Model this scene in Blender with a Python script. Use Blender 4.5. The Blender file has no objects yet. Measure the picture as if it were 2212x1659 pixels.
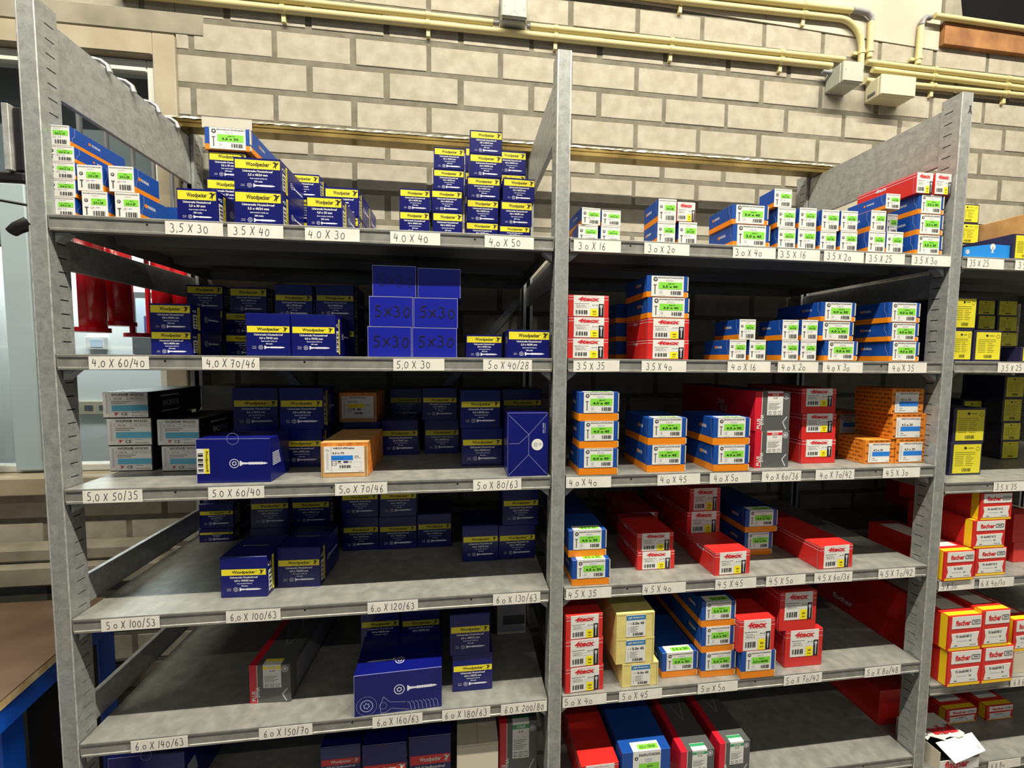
import bpy, bmesh, math, random
from mathutils import Matrix, Vector
random.seed(7)
S = bpy.context.scene
COL = S.collection
# ------------------------------------------------------------ camera
CAMP = (0.7823, -0.8829, 1.55); YAW, PIT, ROL, FPX = 0.1251, 0.0621, -0.0083, 883.44
def _axes():
    cy, sy = math.cos(YAW), math.sin(YAW)
    r0 = Vector((cy, -sy, 0)); f0 = Vector((sy, cy, 0)); u0 = Vector((0, 0, 1))
    cp, sp = math.cos(PIT), math.sin(PIT)
    f = f0*cp - u0*sp; u1 = f0*sp + u0*cp
    cr, sr = math.cos(ROL), math.sin(ROL)
    return r0*cr - u1*sr, r0*sr + u1*cr, f
_r, _u, _f = _axes()
cd = bpy.data.cameras.new('camera'); cam = bpy.data.objects.new('camera', cd); COL.objects.link(cam)
cd.sensor_width = 36; cd.lens = 36*FPX/2212; cd.clip_start = .02
cam.matrix_world = Matrix(((_r.x, _u.x, -_f.x, CAMP[0]), (_r.y, _u.y, -_f.y, CAMP[1]), (_r.z, _u.z, -_f.z, CAMP[2]), (0, 0, 0, 1)))
S.camera = cam
# ------------------------------------------------------------ light and exposure
W = bpy.data.worlds.new('world'); S.world = W; W.use_nodes = True
W.node_tree.nodes['Background'].inputs[0].default_value = (.50, .60, .74, 1)
W.node_tree.nodes['Background'].inputs[1].default_value = 0.20
S.view_settings.view_transform = 'Standard'; S.view_settings.look = 'None'
S.view_settings.exposure = 0.0; S.view_settings.gamma = 1; S.view_settings.use_curve_mapping = False
def area(name, loc, rot, sx, sy, power, col, parent=None):
    l = bpy.data.lights.new(name, 'AREA'); l.shape = 'RECTANGLE'; l.size = sx; l.size_y = sy; l.energy = power; l.color = col
    o = bpy.data.objects.new(name, l); COL.objects.link(o); o.location = loc; o.rotation_euler = rot; o.parent = parent
    return o
KEY_POWER, FILL_POWER = 345, 34
WARM = (1.0, .93, .77)
LAMPS = [(x, -.83, 3.9, KEY_POWER/4*k) for x, k in ((-.9, .72), (.8, 1.2), (2.5, 1.15), (4.2, .5))] + [(x, -3.0, 3.9, FILL_POWER/4) for x in (-.9, .8, 2.5, 4.2)]  # second, weaker row is unseen fill added to brighten the box fronts

# ------------------------------------------------------------ materials
def lin(c): return tuple(((x/255)/12.92 if x/255 <= .04045 else ((x/255+.055)/1.055)**2.4) for x in c) + (1,)
MATS = {}
def mat(name, rgb, rough=.5, metal=0, spec=.5, noise=None, bump=0, nscale=60, emit=None, trans=None):
    m = bpy.data.materials.new(name); m.use_nodes = True; nt = m.node_tree; b = nt.nodes['Principled BSDF']
    b.inputs['Base Color'].default_value = lin(rgb); b.inputs['Roughness'].default_value = rough
    b.inputs['Metallic'].default_value = metal; b.inputs['Specular IOR Level'].default_value = spec
    if noise or bump:
        tc = nt.nodes.new('ShaderNodeTexCoord'); n = nt.nodes.new('ShaderNodeTexNoise')
        n.inputs['Scale'].default_value = nscale; n.inputs['Detail'].default_value = 4
        nt.links.new(tc.outputs['Object'], n.inputs['Vector'])
        if noise:
            r = nt.nodes.new('ShaderNodeValToRGB'); r.color_ramp.elements[0].color = lin(noise[0]); r.color_ramp.elements[1].color = lin(noise[1])
            r.color_ramp.elements[0].position = .35; r.color_ramp.elements[1].position = .68
            nt.links.new(n.outputs['Fac'], r.inputs[0]); nt.links.new(r.outputs[0], b.inputs['Base Color'])
        if bump:
            bp = nt.nodes.new('ShaderNodeBump'); bp.inputs['Strength'].default_value = bump; bp.inputs['Distance'].default_value = .002
            nt.links.new(n.outputs['Fac'], bp.inputs['Height']); nt.links.new(bp.outputs[0], b.inputs['Normal'])
    if emit: b.inputs['Emission Color'].default_value = lin(rgb); b.inputs['Emission Strength'].default_value = emit
    MATS[name] = m; return m
mat('galvanised', (150, 152, 150), .42, .35, .5, ((142, 145, 145), (172, 175, 173)), .06, 55)
mat('shelf_steel', (140, 140, 136), .42, .22, .5, ((128, 129, 125), (150, 150, 145)), .05, 38)
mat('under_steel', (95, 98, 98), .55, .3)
mat('black', (18, 18, 20), .45); mat('ink', (20, 18, 24), .6); mat('marker', (12, 12, 30), .5)
mat('plainblue', (22, 30, 148), .3)
mat('navy', (10, 18, 104), .30, noise=((9, 15, 96), (12, 20, 110)), nscale=9)
mat('navy_side', (12, 22, 112), .30)
mat('yellow', (232, 218, 46), .45); mat('redband', (214, 44, 48), .45)
mat('white', (222, 222, 219), .5); mat('paper', (228, 226, 219), .7, noise=((220, 218, 211), (232, 230, 223)), nscale=30)
mat('palegrey', (190, 192, 200), .5)
mat('wprint', (224, 226, 240), .5)
mat('blue', (22, 72, 156), .35); mat('orange', (228, 132, 16), .4); mat('green', (128, 214, 62), .5)
mat('red', (204, 40, 36), .38); mat('redtext', (204, 34, 44), .5); mat('label_yellow', (240, 224, 20), .5)
mat('fyellow', (240, 198, 26), .45); mat('dgrey', (84, 86, 86), .4); mat('dred', (206, 26, 48), .4); mat('lgreen', (50, 150, 96), .5)
mat('heco', (222, 132, 36), .5, noise=((214, 122, 30), (228, 140, 44)), nscale=25); mat('heco_ink', (112, 54, 12), .6)
mat('kraft', (196, 150, 96), .7, noise=((186, 140, 88), (202, 158, 104)), nscale=40)
mat('woodprint', (222, 132, 46), .5, noise=((196, 100, 30), (236, 158, 66)), nscale=60)
mat('pgb', (224, 208, 128), .6, noise=((216, 200, 120), (230, 216, 138)), nscale=35); mat('pgbblue', (46, 120, 180), .5)
mat('midblue', (30, 120, 215), .45); mat('cyan', (96, 176, 208), .5); mat('cartonblack', (26, 26, 28), .45)
mat('ylnavy', (36, 34, 66), .4); mat('ylabel', (216, 206, 44), .5); mat('ylink', (92, 92, 20), .6)
mat('carton', (206, 198, 180), .7); mat('greycard', (178, 178, 172), .6)
mat('brightblue', (34, 136, 222), .35); mat('crease', (150, 156, 206), .5); mat('seamgrey', (120, 118, 125), .6)
mat('conduit', (196, 184, 132), .5); mat('conduit_grey', (128, 126, 130), .5)
mat('jbox_grey', (158, 161, 149), .5); mat('jbox_cream', (190, 185, 156), .5)
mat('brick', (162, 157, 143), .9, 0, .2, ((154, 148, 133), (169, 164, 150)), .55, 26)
mat('mortar', (114, 110, 97), .95, 0, .1, ((105, 101, 88), (122, 118, 105)), .3, 30)
mat('plaster', (178, 172, 156), .8, noise=((172, 165, 148), (184, 178, 163)), nscale=4)
mat('beamwood', (140, 94, 50), .8, noise=((120, 76, 36), (158, 110, 62)), bump=.2, nscale=12)
mat('framewood', (160, 149, 126), .6, noise=((152, 141, 118), (168, 158, 136)), nscale=9)
mat('sash', (206, 208, 200), .4); mat('alu', (186, 204, 210), .35, .3)
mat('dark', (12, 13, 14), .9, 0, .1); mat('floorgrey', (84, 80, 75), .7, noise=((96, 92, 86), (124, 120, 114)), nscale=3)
mat('ceil', (210, 210, 204), .9); mat('farwhite', (232, 238, 238), .8); mat('blind', (122, 128, 134), .8)
mat('gunred', (190, 16, 30), .22, 0, .6); mat('chrome', (225, 228, 230), .28, .85)
mat('blackplastic', (24, 24, 26), .35); mat('bluesteel', (18, 92, 214), .4); mat('ply', (96, 77, 62), .55, noise=((86, 68, 54), (106, 86, 70)), nscale=6)
mat('plyedge', (214, 190, 142), .6, noise=((196, 168, 118), (226, 206, 160)), nscale=50)
mat('stone', (136, 131, 116), .85, noise=((122, 117, 102), (150, 145, 128)), bump=.4, nscale=9)
mat('brasswood', (132, 112, 60), .24, .7, .7, ((104, 86, 42), (160, 138, 80)), 0, 8); mat('film', (150, 147, 130), .2, 0, .6, ((130, 126, 106), (168, 165, 150)), .5, 50)
mat('purple', (70, 64, 120), .5); mat('screen', (186, 206, 224), .2); mat('tape', (188, 184, 172), .3)
mat('galv_bright', (200, 202, 200), .35, .5, .5, ((176, 178, 176), (216, 218, 216)), 0, 60)
def galv():
    m = MATS['galvanised']; nt = m.node_tree
    for n in nt.nodes:
        if n.type == 'TEX_NOISE':
            n.inputs['Roughness'].default_value = .75; n.inputs['Distortion'].default_value = .4
galv()
def glass():
    m = bpy.data.materials.new('glass'); m.use_nodes = True; nt = m.node_tree; nt.nodes.clear()
    o = nt.nodes.new('ShaderNodeOutputMaterial'); mx = nt.nodes.new('ShaderNodeMixShader'); t = nt.nodes.new('ShaderNodeBsdfTransparent'); g = nt.nodes.new('ShaderNodeBsdfGlossy')
    g.inputs['Roughness'].default_value = .02; t.inputs[0].default_value = (.9, .94, .94, 1); mx.inputs[0].default_value = .09
    nt.links.new(t.outputs[0], mx.inputs[1]); nt.links.new(g.outputs[0], mx.inputs[2]); nt.links.new(mx.outputs[0], o.inputs[0]); MATS['glass'] = m
glass()
def clearwrap():
    m = bpy.data.materials.new('clearwrap'); m.use_nodes = True; nt = m.node_tree; nt.nodes.clear()
    o = nt.nodes.new('ShaderNodeOutputMaterial'); mx = nt.nodes.new('ShaderNodeMixShader'); t = nt.nodes.new('ShaderNodeBsdfTransparent'); g = nt.nodes.new('ShaderNodeBsdfPrincipled')
    g.inputs['Base Color'].default_value = (.8, .78, .68, 1); g.inputs['Roughness'].default_value = .15; mx.inputs[0].default_value = .22
    nt.links.new(t.outputs[0], mx.inputs[1]); nt.links.new(g.outputs[0], mx.inputs[2]); nt.links.new(mx.outputs[0], o.inputs[0]); MATS['clearwrap'] = m
clearwrap()

# ------------------------------------------------------------ mesh helpers
class MB:
    def __init__(s): s.v = []; s.f = []; s.m = []; s.names = []; s.smooth = []
    def mi(s, n):
        if n not in s.names: s.names.append(n)
        return s.names.index(n)
    def add(s, vs, fs, m, smooth=False):
        k = len(s.v); i = s.mi(m); s.v += vs; s.f += [tuple(a+k for a in f) for f in fs]; s.m += [i]*len(fs); s.smooth += [smooth]*len(fs)
    def box(s, x0, x1, y0, y1, z0, z1, m, b=0):
        if b <= 0:
            s.add([(x0,y0,z0),(x1,y0,z0),(x1,y1,z0),(x0,y1,z0),(x0,y0,z1),(x1,y0,z1),(x1,y1,z1),(x0,y1,z1)],
                  [(0,3,2,1),(4,5,6,7),(0,1,5,4),(1,2,6,5),(2,3,7,6),(3,0,4,7)], m); return
        c = [(x0,x1),(y0,y1),(z0,z1)]; vs = []; idx = {}
        for ix in (0,1):
            for iy in (0,1):
                for iz in (0,1):
                    p = [c[0][ix], c[1][iy], c[2][iz]]; sg = [1-2*ix, 1-2*iy, 1-2*iz]
                    for ax in range(3):
                        q = [p[k] + (0 if k == ax else sg[k]*b) for k in range(3)]
                        idx[(ix,iy,iz,ax)] = len(vs); vs.append(tuple(q))
        fs = []
        for a in (0,1): 
            fs.append(tuple(idx[(a,j,k,0)] for j,k in ((0,0),(1,0),(1,1),(0,1))))
            fs.append(tuple(idx[(j,a,k,1)] for j,k in ((0,0),(1,0),(1,1),(0,1))))
            fs.append(tuple(idx[(j,k,a,2)] for j,k in ((0,0),(1,0),(1,1),(0,1))))
        for i in (0,1):
            for j in (0,1):
                fs.append((idx[(i,j,0,0)],idx[(i,j,1,0)],idx[(i,j,1,1)],idx[(i,j,0,1)]))
                fs.append((idx[(i,0,j,0)],idx[(i,1,j,0)],idx[(i,1,j,2)],idx[(i,0,j,2)]))
                fs.append((idx[(0,i,j,1)],idx[(1,i,j,1)],idx[(1,i,j,2)],idx[(0,i,j,2)]))
        for i in (0,1):
            for j in (0,1):
                for k in (0,1): fs.append((idx[(i,j,k,0)],idx[(i,j,k,1)],idx[(i,j,k,2)]))
        s.add(vs, fs, m)
    def tube(s, pts, r, m, n=10, caps=True, r2=None):
        pts = [Vector(p) for p in pts]; rings = []; prev = None
        for i, p in enumerate(pts):
            t = (pts[min(i+1, len(pts)-1)] - pts[max(i-1, 0)]).normalized()
            if prev is None:
                a = Vector((0,0,1)) if abs(t.z) < .9 else Vector((1,0,0)); x = t.cross(a).normalized()
            else:
                x = (prev - t*prev.dot(t)).normalized()
            prev = x; y = t.cross(x); rr = r if r2 is None else r + (r2-r)*i/(len(pts)-1)
            rings.append([tuple(p + x*rr*math.cos(2*math.pi*k/n) + y*rr*math.sin(2*math.pi*k/n)) for k in range(n)])
        vs = [q for rg in rings for q in rg]; fs = []
        for i in range(len(rings)-1):
            for k in range(n): fs.append((i*n+k, i*n+(k+1)%n, (i+1)*n+(k+1)%n, (i+1)*n+k))
        s.add(vs, fs, m, True)
        if caps: s.add(rings[0], [tuple(range(n))[::-1]], m); s.add(rings[-1], [tuple(range(n))], m)
    def prism(s, poly, axis, a0, a1, m):
        """extrude a 2D polygon along an axis; poly in the other two axes' order"""
        def P(u, v, a): return {'x': (a,u,v), 'y': (u,a,v), 'z': (u,v,a)}[axis]
        n = len(poly); vs = [P(u,v,a0) for u,v in poly] + [P(u,v,a1) for u,v in poly]
        fs = [tuple(range(n))[::-1], tuple(range(n,2*n))] + [(i,(i+1)%n,n+(i+1)%n,n+i) for i in range(n)]
        s.add(vs, fs, m)
    def mesh(s, name):
        me = bpy.data.meshes.new(name); me.from_pydata(s.v, [], s.f)
        for n in s.names: me.materials.append(MATS[n])
        me.polygons.foreach_set('material_index', s.m); me.polygons.foreach_set('use_smooth', s.smooth)
        me.validate(); me.update()
        bm = bmesh.new(); bm.from_mesh(me); bmesh.ops.recalc_face_normals(bm, faces=bm.faces); bm.to_mesh(me); bm.free()
        return me
    def build(s, name, parent=None):
        o = bpy.data.objects.new(name, s.mesh(name)); COL.objects.link(o); o.parent = parent; return o
def tag(o, label=None, cat=None, group=None, kind=None):
    if label: o['label'] = label
    if cat: o['category'] = cat
    if group: o['group'] = group
    if kind: o['kind'] = kind
    return o
def empty(name, loc=(0,0,0)):
    o = bpy.data.objects.new(name, None); COL.objects.link(o); o.location = loc; o.empty_display_size = .05; return o

# text glyph meshes from the built-in font
TC = {}
def tmesh(s, off=0., shear=0.):
    k = (s, off, shear)
    if k in TC: return TC[k]
    cu = bpy.data.curves.new('t', 'FONT'); cu.body = s; cu.resolution_u = 2; cu.offset = off; cu.shear = shear; cu.fill_mode = 'FRONT'
    ob = bpy.data.objects.new('t', cu); me = ob.to_mesh()
    vs = [(v.co.x, v.co.y) for v in me.vertices]; fs = [tuple(p.vertices) for p in me.polygons]
    ob.to_mesh_clear(); bpy.data.objects.remove(ob); bpy.data.curves.remove(cu)
    x0 = min(v[0] for v in vs); x1 = max(v[0] for v in vs); y0 = min(v[1] for v in vs); y1 = max(v[1] for v in vs)
    TC[k] = ([((x-x0)/(x1-x0), (y-y0)/(y1-y0)) for x, y in vs], fs, (x1-x0)/(y1-y0)); return TC[k]
E4 = .00022
class PL:
    """a printed plane on a box: fn maps (u,v,e) to 3D"""
    def __init__(s, mb, fn): s.mb = mb; s.fn = fn
    def poly(s, pts, m, e=1, idx=None): s.mb.add([s.fn(u,v,e*E4) for u,v in pts], [tuple(range(len(pts)))] if idx is None else idx, m)
    def rect(s, u0, v0, u1, v1, m, e=1): s.poly([(u0,v0),(u1,v0),(u1,v1),(u0,v1)], m, e)
    def text(s, t, u0, v0, u1, v1, m, e=2, off=0., shear=0., fit=False):
        vs, fs, ar = tmesh(t, off, shear); h = v1-v0; w = u1-u0
        if not fit: 
            if ar*h < w: ww = ar*h; u0 += (w-ww)/2; w = ww
        s.mb.add([s.fn(u0+x*w, v0+y*h, e*E4) for x, y in vs], fs, m)
    def vtext(s, t, u0, v0, u1, v1, m, e=2, off=0., up=True):
        vs, fs, ar = tmesh(t, off); 
        s.mb.add([s.fn(u1-y*(u1-u0), v0+x*(v1-v0), e*E4) if up else s.fn(u0+y*(u1-u0), v1-x*(v1-v0), e*E4) for x, y in vs], fs, m)
    def disc(s, u, v, r, m, e=1, n=16): s.poly([(u+r*math.cos(2*math.pi*k/n), v+r*math.sin(2*math.pi*k/n)) for k in range(n)], m, e)
    def ring(s, u, v, r, w, m, e=1, n=18):
        p = [(u+r*math.cos(2*math.pi*k/n), v+r*math.sin(2*math.pi*k/n)) for k in range(n)] + [(u+(r-w)*math.cos(2*math.pi*k/n), v+(r-w)*math.sin(2*math.pi*k/n)) for k in range(n)]
        s.poly(p, m, e, [(k,(k+1)%n,n+(k+1)%n,n+k) for k in range(n)])
    def line(s, pts, w, m, e=2):
        for (a, b), (c, d) in zip(pts[:-1], pts[1:]):
            L = math.hypot(c-a, d-b) or 1; x = -(d-b)/L*w/2; y = (c-a)/L*w/2
            s.poly([(a+x,b+y),(c+x,d+y),(c-x,d-y),(a-x,b-y)], m, e)
    def bars(s, u0, v0, u1, v1, m='ink', e=2, n=11, seed=3, horiz=False):
        r = random.Random(seed); t = 0
        ws = [r.choice((1,1,2,3)) for _ in range(2*n)]; tot = sum(ws)
        for i, w in enumerate(ws):
            if i % 2 == 0:
                if horiz: s.rect(u0, v0+(v1-v0)*t/tot, u1, v0+(v1-v0)*(t+w)/tot, m, e)
                else: s.rect(u0+(u1-u0)*t/tot, v0, u0+(u1-u0)*(t+w)/tot, v1, m, e)
            t += w
    def screw(s, u0, u1, v, h, m, e=2, vert=False):
        """countersunk wood screw, head at u0 and point at u1; h = head height"""
        L = u1-u0; sg = 1
        P = [(0,-.5),(.03,-.5),(.10,-.2),(.30,-.16),(.34,-.26)]
        q = [(0,.5),(.03,.5),(.10,.2),(.30,.16),(.34,.26)]
        n = 7
        for i in range(n):
            a = .34+.5*i/n; P += [(a+.02,-.28),(a+.055,-.17)]; q += [(a+.02,.28),(a+.055,.17)]
        P += [(.88,-.2),(1,0)]; q += [(.88,.2)]
        T = (lambda a, b: (v+b*h, u0+a*L)) if vert else (lambda a, b: (u0+a*L, v+b*h))
        k = len(P)-1
        pts = [T(*a) for a in P] + [T(*a) for a in q]
        fs = [(i, i+1, k+1+i+1, k+1+i) for i in range(k-1)] + [(k-1, k, k+1+k-1)]
        s.poly(pts, m, e, fs)
    def torx(s, u, v, r, m, e=2):
        s.ring(u, v, r, r*.14, m, e)
        p = [(u+r*(.52 if k % 2 else .30)*math.cos(math.pi*k/6+.2), v+r*(.52 if k % 2 else .30)*math.sin(math.pi*k/6+.2)) for k in range(12)]
        s.line(p+[p[0]], r*.12, m, e)
    def bird(s, u, v, h, m='ink', e=3):
        k = h
        s.poly([(u-.1*k,v+.5*k),(u+.12*k,v+.42*k),(u+.2*k,v+.05*k),(u+.02*k,v-.5*k),(u-.06*k,v-.1*k)], m, e)
        s.poly([(u-.1*k,v+.5*k),(u-.42*k,v+.34*k),(u-.08*k,v+.34*k)], m, e)
        s.poly([(u+.05*k,v+.25*k),(u+.55*k,v+.5*k),(u+.2*k,v+.02*k)], m, e)
        s.poly([(u-.0*k,v+.1*k),(u-.4*k,v-.42*k),(u-.1*k,v-.2*k)], m, e)
# handwriting strokes
def _el(cx, cy, rx, ry, a0=0, a1=360, n=12): return [(cx+rx*math.cos(math.radians(a0+(a1-a0)*i/n)), cy+ry*math.sin(math.radians(a0+(a1-a0)*i/n))) for i in range(n+1)]
HW = {'0': [_el(.5,.4,.36,.4,100,460)], '1': [[(.5,1),(.46,0)]], '2': [_el(.45,.7,.32,.28,160,-20,8)+[(.1,.02),(.85,.05)]],
 '3': [[(.15,.95)]+_el(.4,.74,.33,.23,70,-80,7)+_el(.42,.27,.38,.27,80,-150,8)], '4': [[(.35,1),(.08,.42),(.85,.42)],[(.72,.85),(.58,-.02)]],
 '5': [[(.85,1),(.3,.97),(.22,.58)]+_el(.42,.3,.38,.29,100,-140,8)], '6': [[(.7,1),(.25,.55)]+_el(.48,.25,.28,.26,170,-190,10)],
 '7': [[(.12,.93),(.85,.97),(.38,0)],[(.3,.5),(.75,.52)]], '8': [_el(.5,.72,.26,.25,-90,270,10),_el(.48,.24,.33,.26,90,450,10)],
 'X': [[(.1,1),(.8,0)],[(.85,1),(.05,0)]], 'x': [[(.1,.7),(.9,.1)],[(.85,.8),(.1,0)]], '/': [[(.85,1.15),(.15,-.1)]], '.': [[(.4,.06),(.52,.0)]], ',': [[(.5,.08),(.38,-.16)]], ' ': []}
HWW = {'.': .38, ',': .38, ' ': .5, '1': .6, '/': .8}
def handwrite(pl, t, u0, v0, u1, v1, w, m='ink', e=2, seed=0, small=True):
    r = random.Random(seed); tot = sum(HWW.get(c, 1)*1.18 for c in t); x = 0; sc = (u1-u0)/tot; h = v1-v0
    for i, c in enumerate(t):
        hh = h*(.66 if (c == '0' and i > 0 and (small or (t[i-1] in ',.' and r.random() < .5))) else r.uniform(.9, 1.05)); ww = min(HWW.get(c, 1)*sc, h*1.1); dy = r.uniform(-.06, .06)*h; sk = r.uniform(-.05, .1)
        for st in HW[c]:
            pl.line([(u0+x*sc+p[0]*ww+p[1]*sk*hh, v0+dy+p[1]*hh) for p in st], w, m, e)
        x += HWW.get(c, 1)*1.18
# ------------------------------------------------------------ shelving
SHELVES = [
[[1.8128, [(0.217, 0.3203, '3,5 X 30'), (0.3287, 0.4314, '3.5 X 40'), (0.4725, 0.578, '4.0 X 30'), (0.6385, 0.7398, '4.0 X 40'), (0.8326, 0.9379, '4,0 X 50')]], [1.5514, [(0.0726, 0.1776, '4,0 X 60/40'), (0.2734, 0.3796, '4,0 X 70/46'), (0.6421, 0.7479, '5,0 X 30'), (0.8303, 0.9369, '5.0 X 40/28')]], [1.2883, [(0.049, 0.1547, '5,0 X 50/35'), (0.2753, 0.3815, '5.0 X 60/40'), (0.5209, 0.627, '5,0 X 70/46'), (0.8094, 0.9159, '5.0 X 80/63')]], [1.0253, [(0.0687, 0.1749, '5.0 X 100/53'), (0.3002, 0.4063, '6,0 X 100/63'), (0.5831, 0.6898, '6,0 X 120/63'), (0.8545, 0.9621, '6.0 X 130/63')]], [0.763, [(0.1105, 0.2178, '6.0 X 140/63'), (0.3565, 0.4647, '6.0 X 150/70'), (0.5901, 0.6981, '6,0 X 160/63'), (0.7413, 0.8496, '6.0 X 180/63'), (0.874, 0.9808, '6.0 X 200/80')]], [0.501, []]],
[[1.8134, [(1.0262, 1.1328, '3.0 X 16'), (1.1871, 1.2939, '3.0 X 20'), (1.4001, 1.5069, '3.0 X 40'), (1.5128, 1.6213, '3.5 X 16'), (1.6322, 1.7382, '3.5 X 20'), (1.7431, 1.8501, '3.5 X 25'), (1.8698, 1.9799, '3.5 X 30')]], [1.551, [(1.03, 1.136, '3.5 X 35'), (1.1887, 1.2959, '3.5 X 40'), (1.3985, 1.5076, '4.0 X 16'), (1.5268, 1.6329, '4.0 X 20'), (1.6452, 1.7533, '4.0 X 30'), (1.8247, 1.933, '4.0 X 35')]], [1.2878, [(1.0177, 1.1232, '4.0 X 40'), (1.2347, 1.3403, '4.0 X 45'), (1.3648, 1.4705, '4.0 X 50'), (1.499, 1.6026, '4.0 X 60/36'), (1.6422, 1.7483, '4.0 X 70/42'), (1.829, 1.9352, '4.5 X 30')]], [1.0266, [(1.0221, 1.1301, '4.5 X 35'), (1.2059, 1.3141, '4.5 X 40'), (1.3899, 1.4966, '4.5 X 45'), (1.5234, 1.6297, '4.5 X 50'), (1.6545, 1.7601, '4.5 X 60/36'), (1.8348, 1.9417, '4.5 X 70/42')]], [0.7664, [(1.0181, 1.1245, '5.0 X 40'), (1.1553, 1.2628, '5.0 X 45'), (1.3548, 1.4597, '5.0 X 50'), (1.5852, 1.6911, '5.0 X 70/42'), (1.8139, 1.9194, '5.0 X 80/48')]], [0.503, []]],
[[1.812, [(2.0282, 2.1358, '35 X 25'), (2.1699, 2.3078, '3.5 X 30')]], [1.5528, [(2.1431, 2.271, '3.5 X 25')]], [1.242, [(2.1604, 2.2967, '3.5 X 35')]], [0.983, [(2.0172, 2.1247, '5 X 50'), (2.1401, 2.2488, '6 X 40/10')]], [0.6963, [(2.2665, 2.4004, '6 X 60')]], [0.461, [(2.2175, 2.3236, '6 X 80')]]],
]
UPX = [0., 1.0, 1.9957, 2.998]
def shelf(x0, x1, z, tags, lab, dep=.4975):
    mb = MB(); r = .0012
    prof = [(0,z),(dep,z),(dep,z-.030),(dep-.012,z-.030),(dep-.012,z-.0285),(dep-.0015,z-.0285),(dep-.0015,z-.0015),(.0035,z-.0015),(.0035,z-.0285),(.012,z-.0285),(.012,z-.030),(.0008,z-.030),(0,z-.0292),(0,z-.0255),(.0016,z-.0245),(.0016,z-.0065),(0,z-.0055),(-.0004,z-.0015)]
    mb.prism(prof, 'x', x0, x1, 'shelf_steel')
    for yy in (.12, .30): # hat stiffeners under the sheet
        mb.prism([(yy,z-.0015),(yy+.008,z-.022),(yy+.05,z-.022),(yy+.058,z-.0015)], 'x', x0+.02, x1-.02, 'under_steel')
    mb.box(x0, x0+.0012, 0, dep, z-.030, z-.0005, 'shelf_steel'); mb.box(x1-.0012, x1, 0, dep, z-.030, z-.0005, 'shelf_steel')
    k = 0; rr = random.Random(int(z*1000)+int(x0*10))
    for q in range(3):
        xc = x0 + (x1-x0)*(q+.5)/3 + rr.uniform(-.05, .05); n = 10
        mb.add([(xc+.0022*math.cos(2*math.pi*a/n), .0014, z-.012+.0022*math.sin(2*math.pi*a/n)) for a in range(n)], [tuple(range(n))], 'black')
    o = mb.build('metal_shelf'); tag(o, lab, 'shelf', 'galvanised shelves of the rack')
    for s in (0, 1):
        b = MB(); xe = x0+.0015 if s == 0 else x1-.0015; q = .022 if s == 0 else -.022
        b.prism([(xe, z-.031), (xe+q, z-.031), (xe, z-.050)], 'y', .010, .028, 'galvanised'); b.build('shelf_clip', o)
    for a, b_, t in tags:
        m = MB(); tilt = rr.uniform(-.0007, .0007); y = -.0006
        m.add([(a,y,z-.0285+tilt),(b_,y,z-.0285-tilt),(b_,y,z-.0035-tilt),(a,y,z-.0035+tilt),(a,y+.0005,z-.0285+tilt),(b_,y+.0005,z-.0285-tilt),(b_,y+.0005,z-.0035-tilt),(a,y+.0005,z-.0035+tilt)],
              [(0,1,2,3),(4,7,6,5),(0,4,5,1),(1,5,6,2),(2,6,7,3),(3,7,4,0)], 'paper')
        P = PL(m, lambda u, v, e: (a+u, y-e, z-.0285+v)); L = (b_-a)
        handwrite(P, t, .005+rr.uniform(0, .006), .0048, min(L-.006, (.0092 if x0 > .5 else .0098)*len(t)), .0208, .0011, 'ink', 1, rr.randint(0, 999), x0 > .5)
        c = m.build('paper_tag', o); c['label'] = 'white paper tag handwritten ' + t.replace(' ', '')
names = ['top', 'second', 'third', 'fourth', 'fifth', 'lowest']
bayn = ['left bay', 'middle bay', 'far right bay']
for bi, rows in enumerate(SHELVES):
    for ri, (z, tags) in enumerate(rows):
        shelf(UPX[bi]+.0178, UPX[bi+1]-.0178, z, tags, 'galvanised steel shelf, %s shelf of the %s' % (names[ri], bayn[bi]))
# low shelves nearer the floor close the rack below the picture
def post(mb, xc, y0, y1, top, side):
    """C-profile upright 30 mm wide with slotted side webs"""
    t = .0015; w = .015; ys0, ys1 = (y0+.018, y0+.036) if side == 'f' else (y1-.036, y1-.018)
    mb.box(xc-w, xc+w, y0, y0+t, 0, top, 'galvanised') if side == 'f' else mb.box(xc-w, xc+w, y1-t, y1, 0, top, 'galvanised')
    if side == 'b': mb.box(xc-w, xc-w+.009, y0, y0+t, 0, top, 'galvanised'); mb.box(xc+w-.009, xc+w, y0, y0+t, 0, top, 'galvanised')
    for sx in (-1, 1):
        a, b = (xc-w, xc-w+t) if sx < 0 else (xc+w-t, xc+w)
        z = .02; mb.box(a, b, y0+t*.5, y1-t*.5, 0, z, 'galvanised')
        while z < top-.03:
            mb.box(a, b, y0+t*.5, ys0, z, z+.0022, 'galvanised'); mb.box(a, b, ys1, y1-t*.5, z, z+.0022, 'galvanised'); mb.box(a, b, y0+t*.5, y1-t*.5, z+.0022, z+.0268, 'galvanised'); z += .0268
        mb.box(a, b, y0+t*.5, y1-t*.5, z, top, 'galvanised')
    for sx in (-1, 1):
        if side == 'f': mb.tube([(xc+sx*(w-.0011), y0+.0012, 0), (xc+sx*(w-.0011), y0+.0012, top-.0005)], .0017, 'galv_bright', 8)  # brighter steel along the corners paints in their edge highlight
    mb.box(xc-.0125, xc+.0125, y0+.008, y1-.006, .01, top-.004, 'dark')  # dark filler added inside, standing in for the shaded hollow behind the slots
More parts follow.
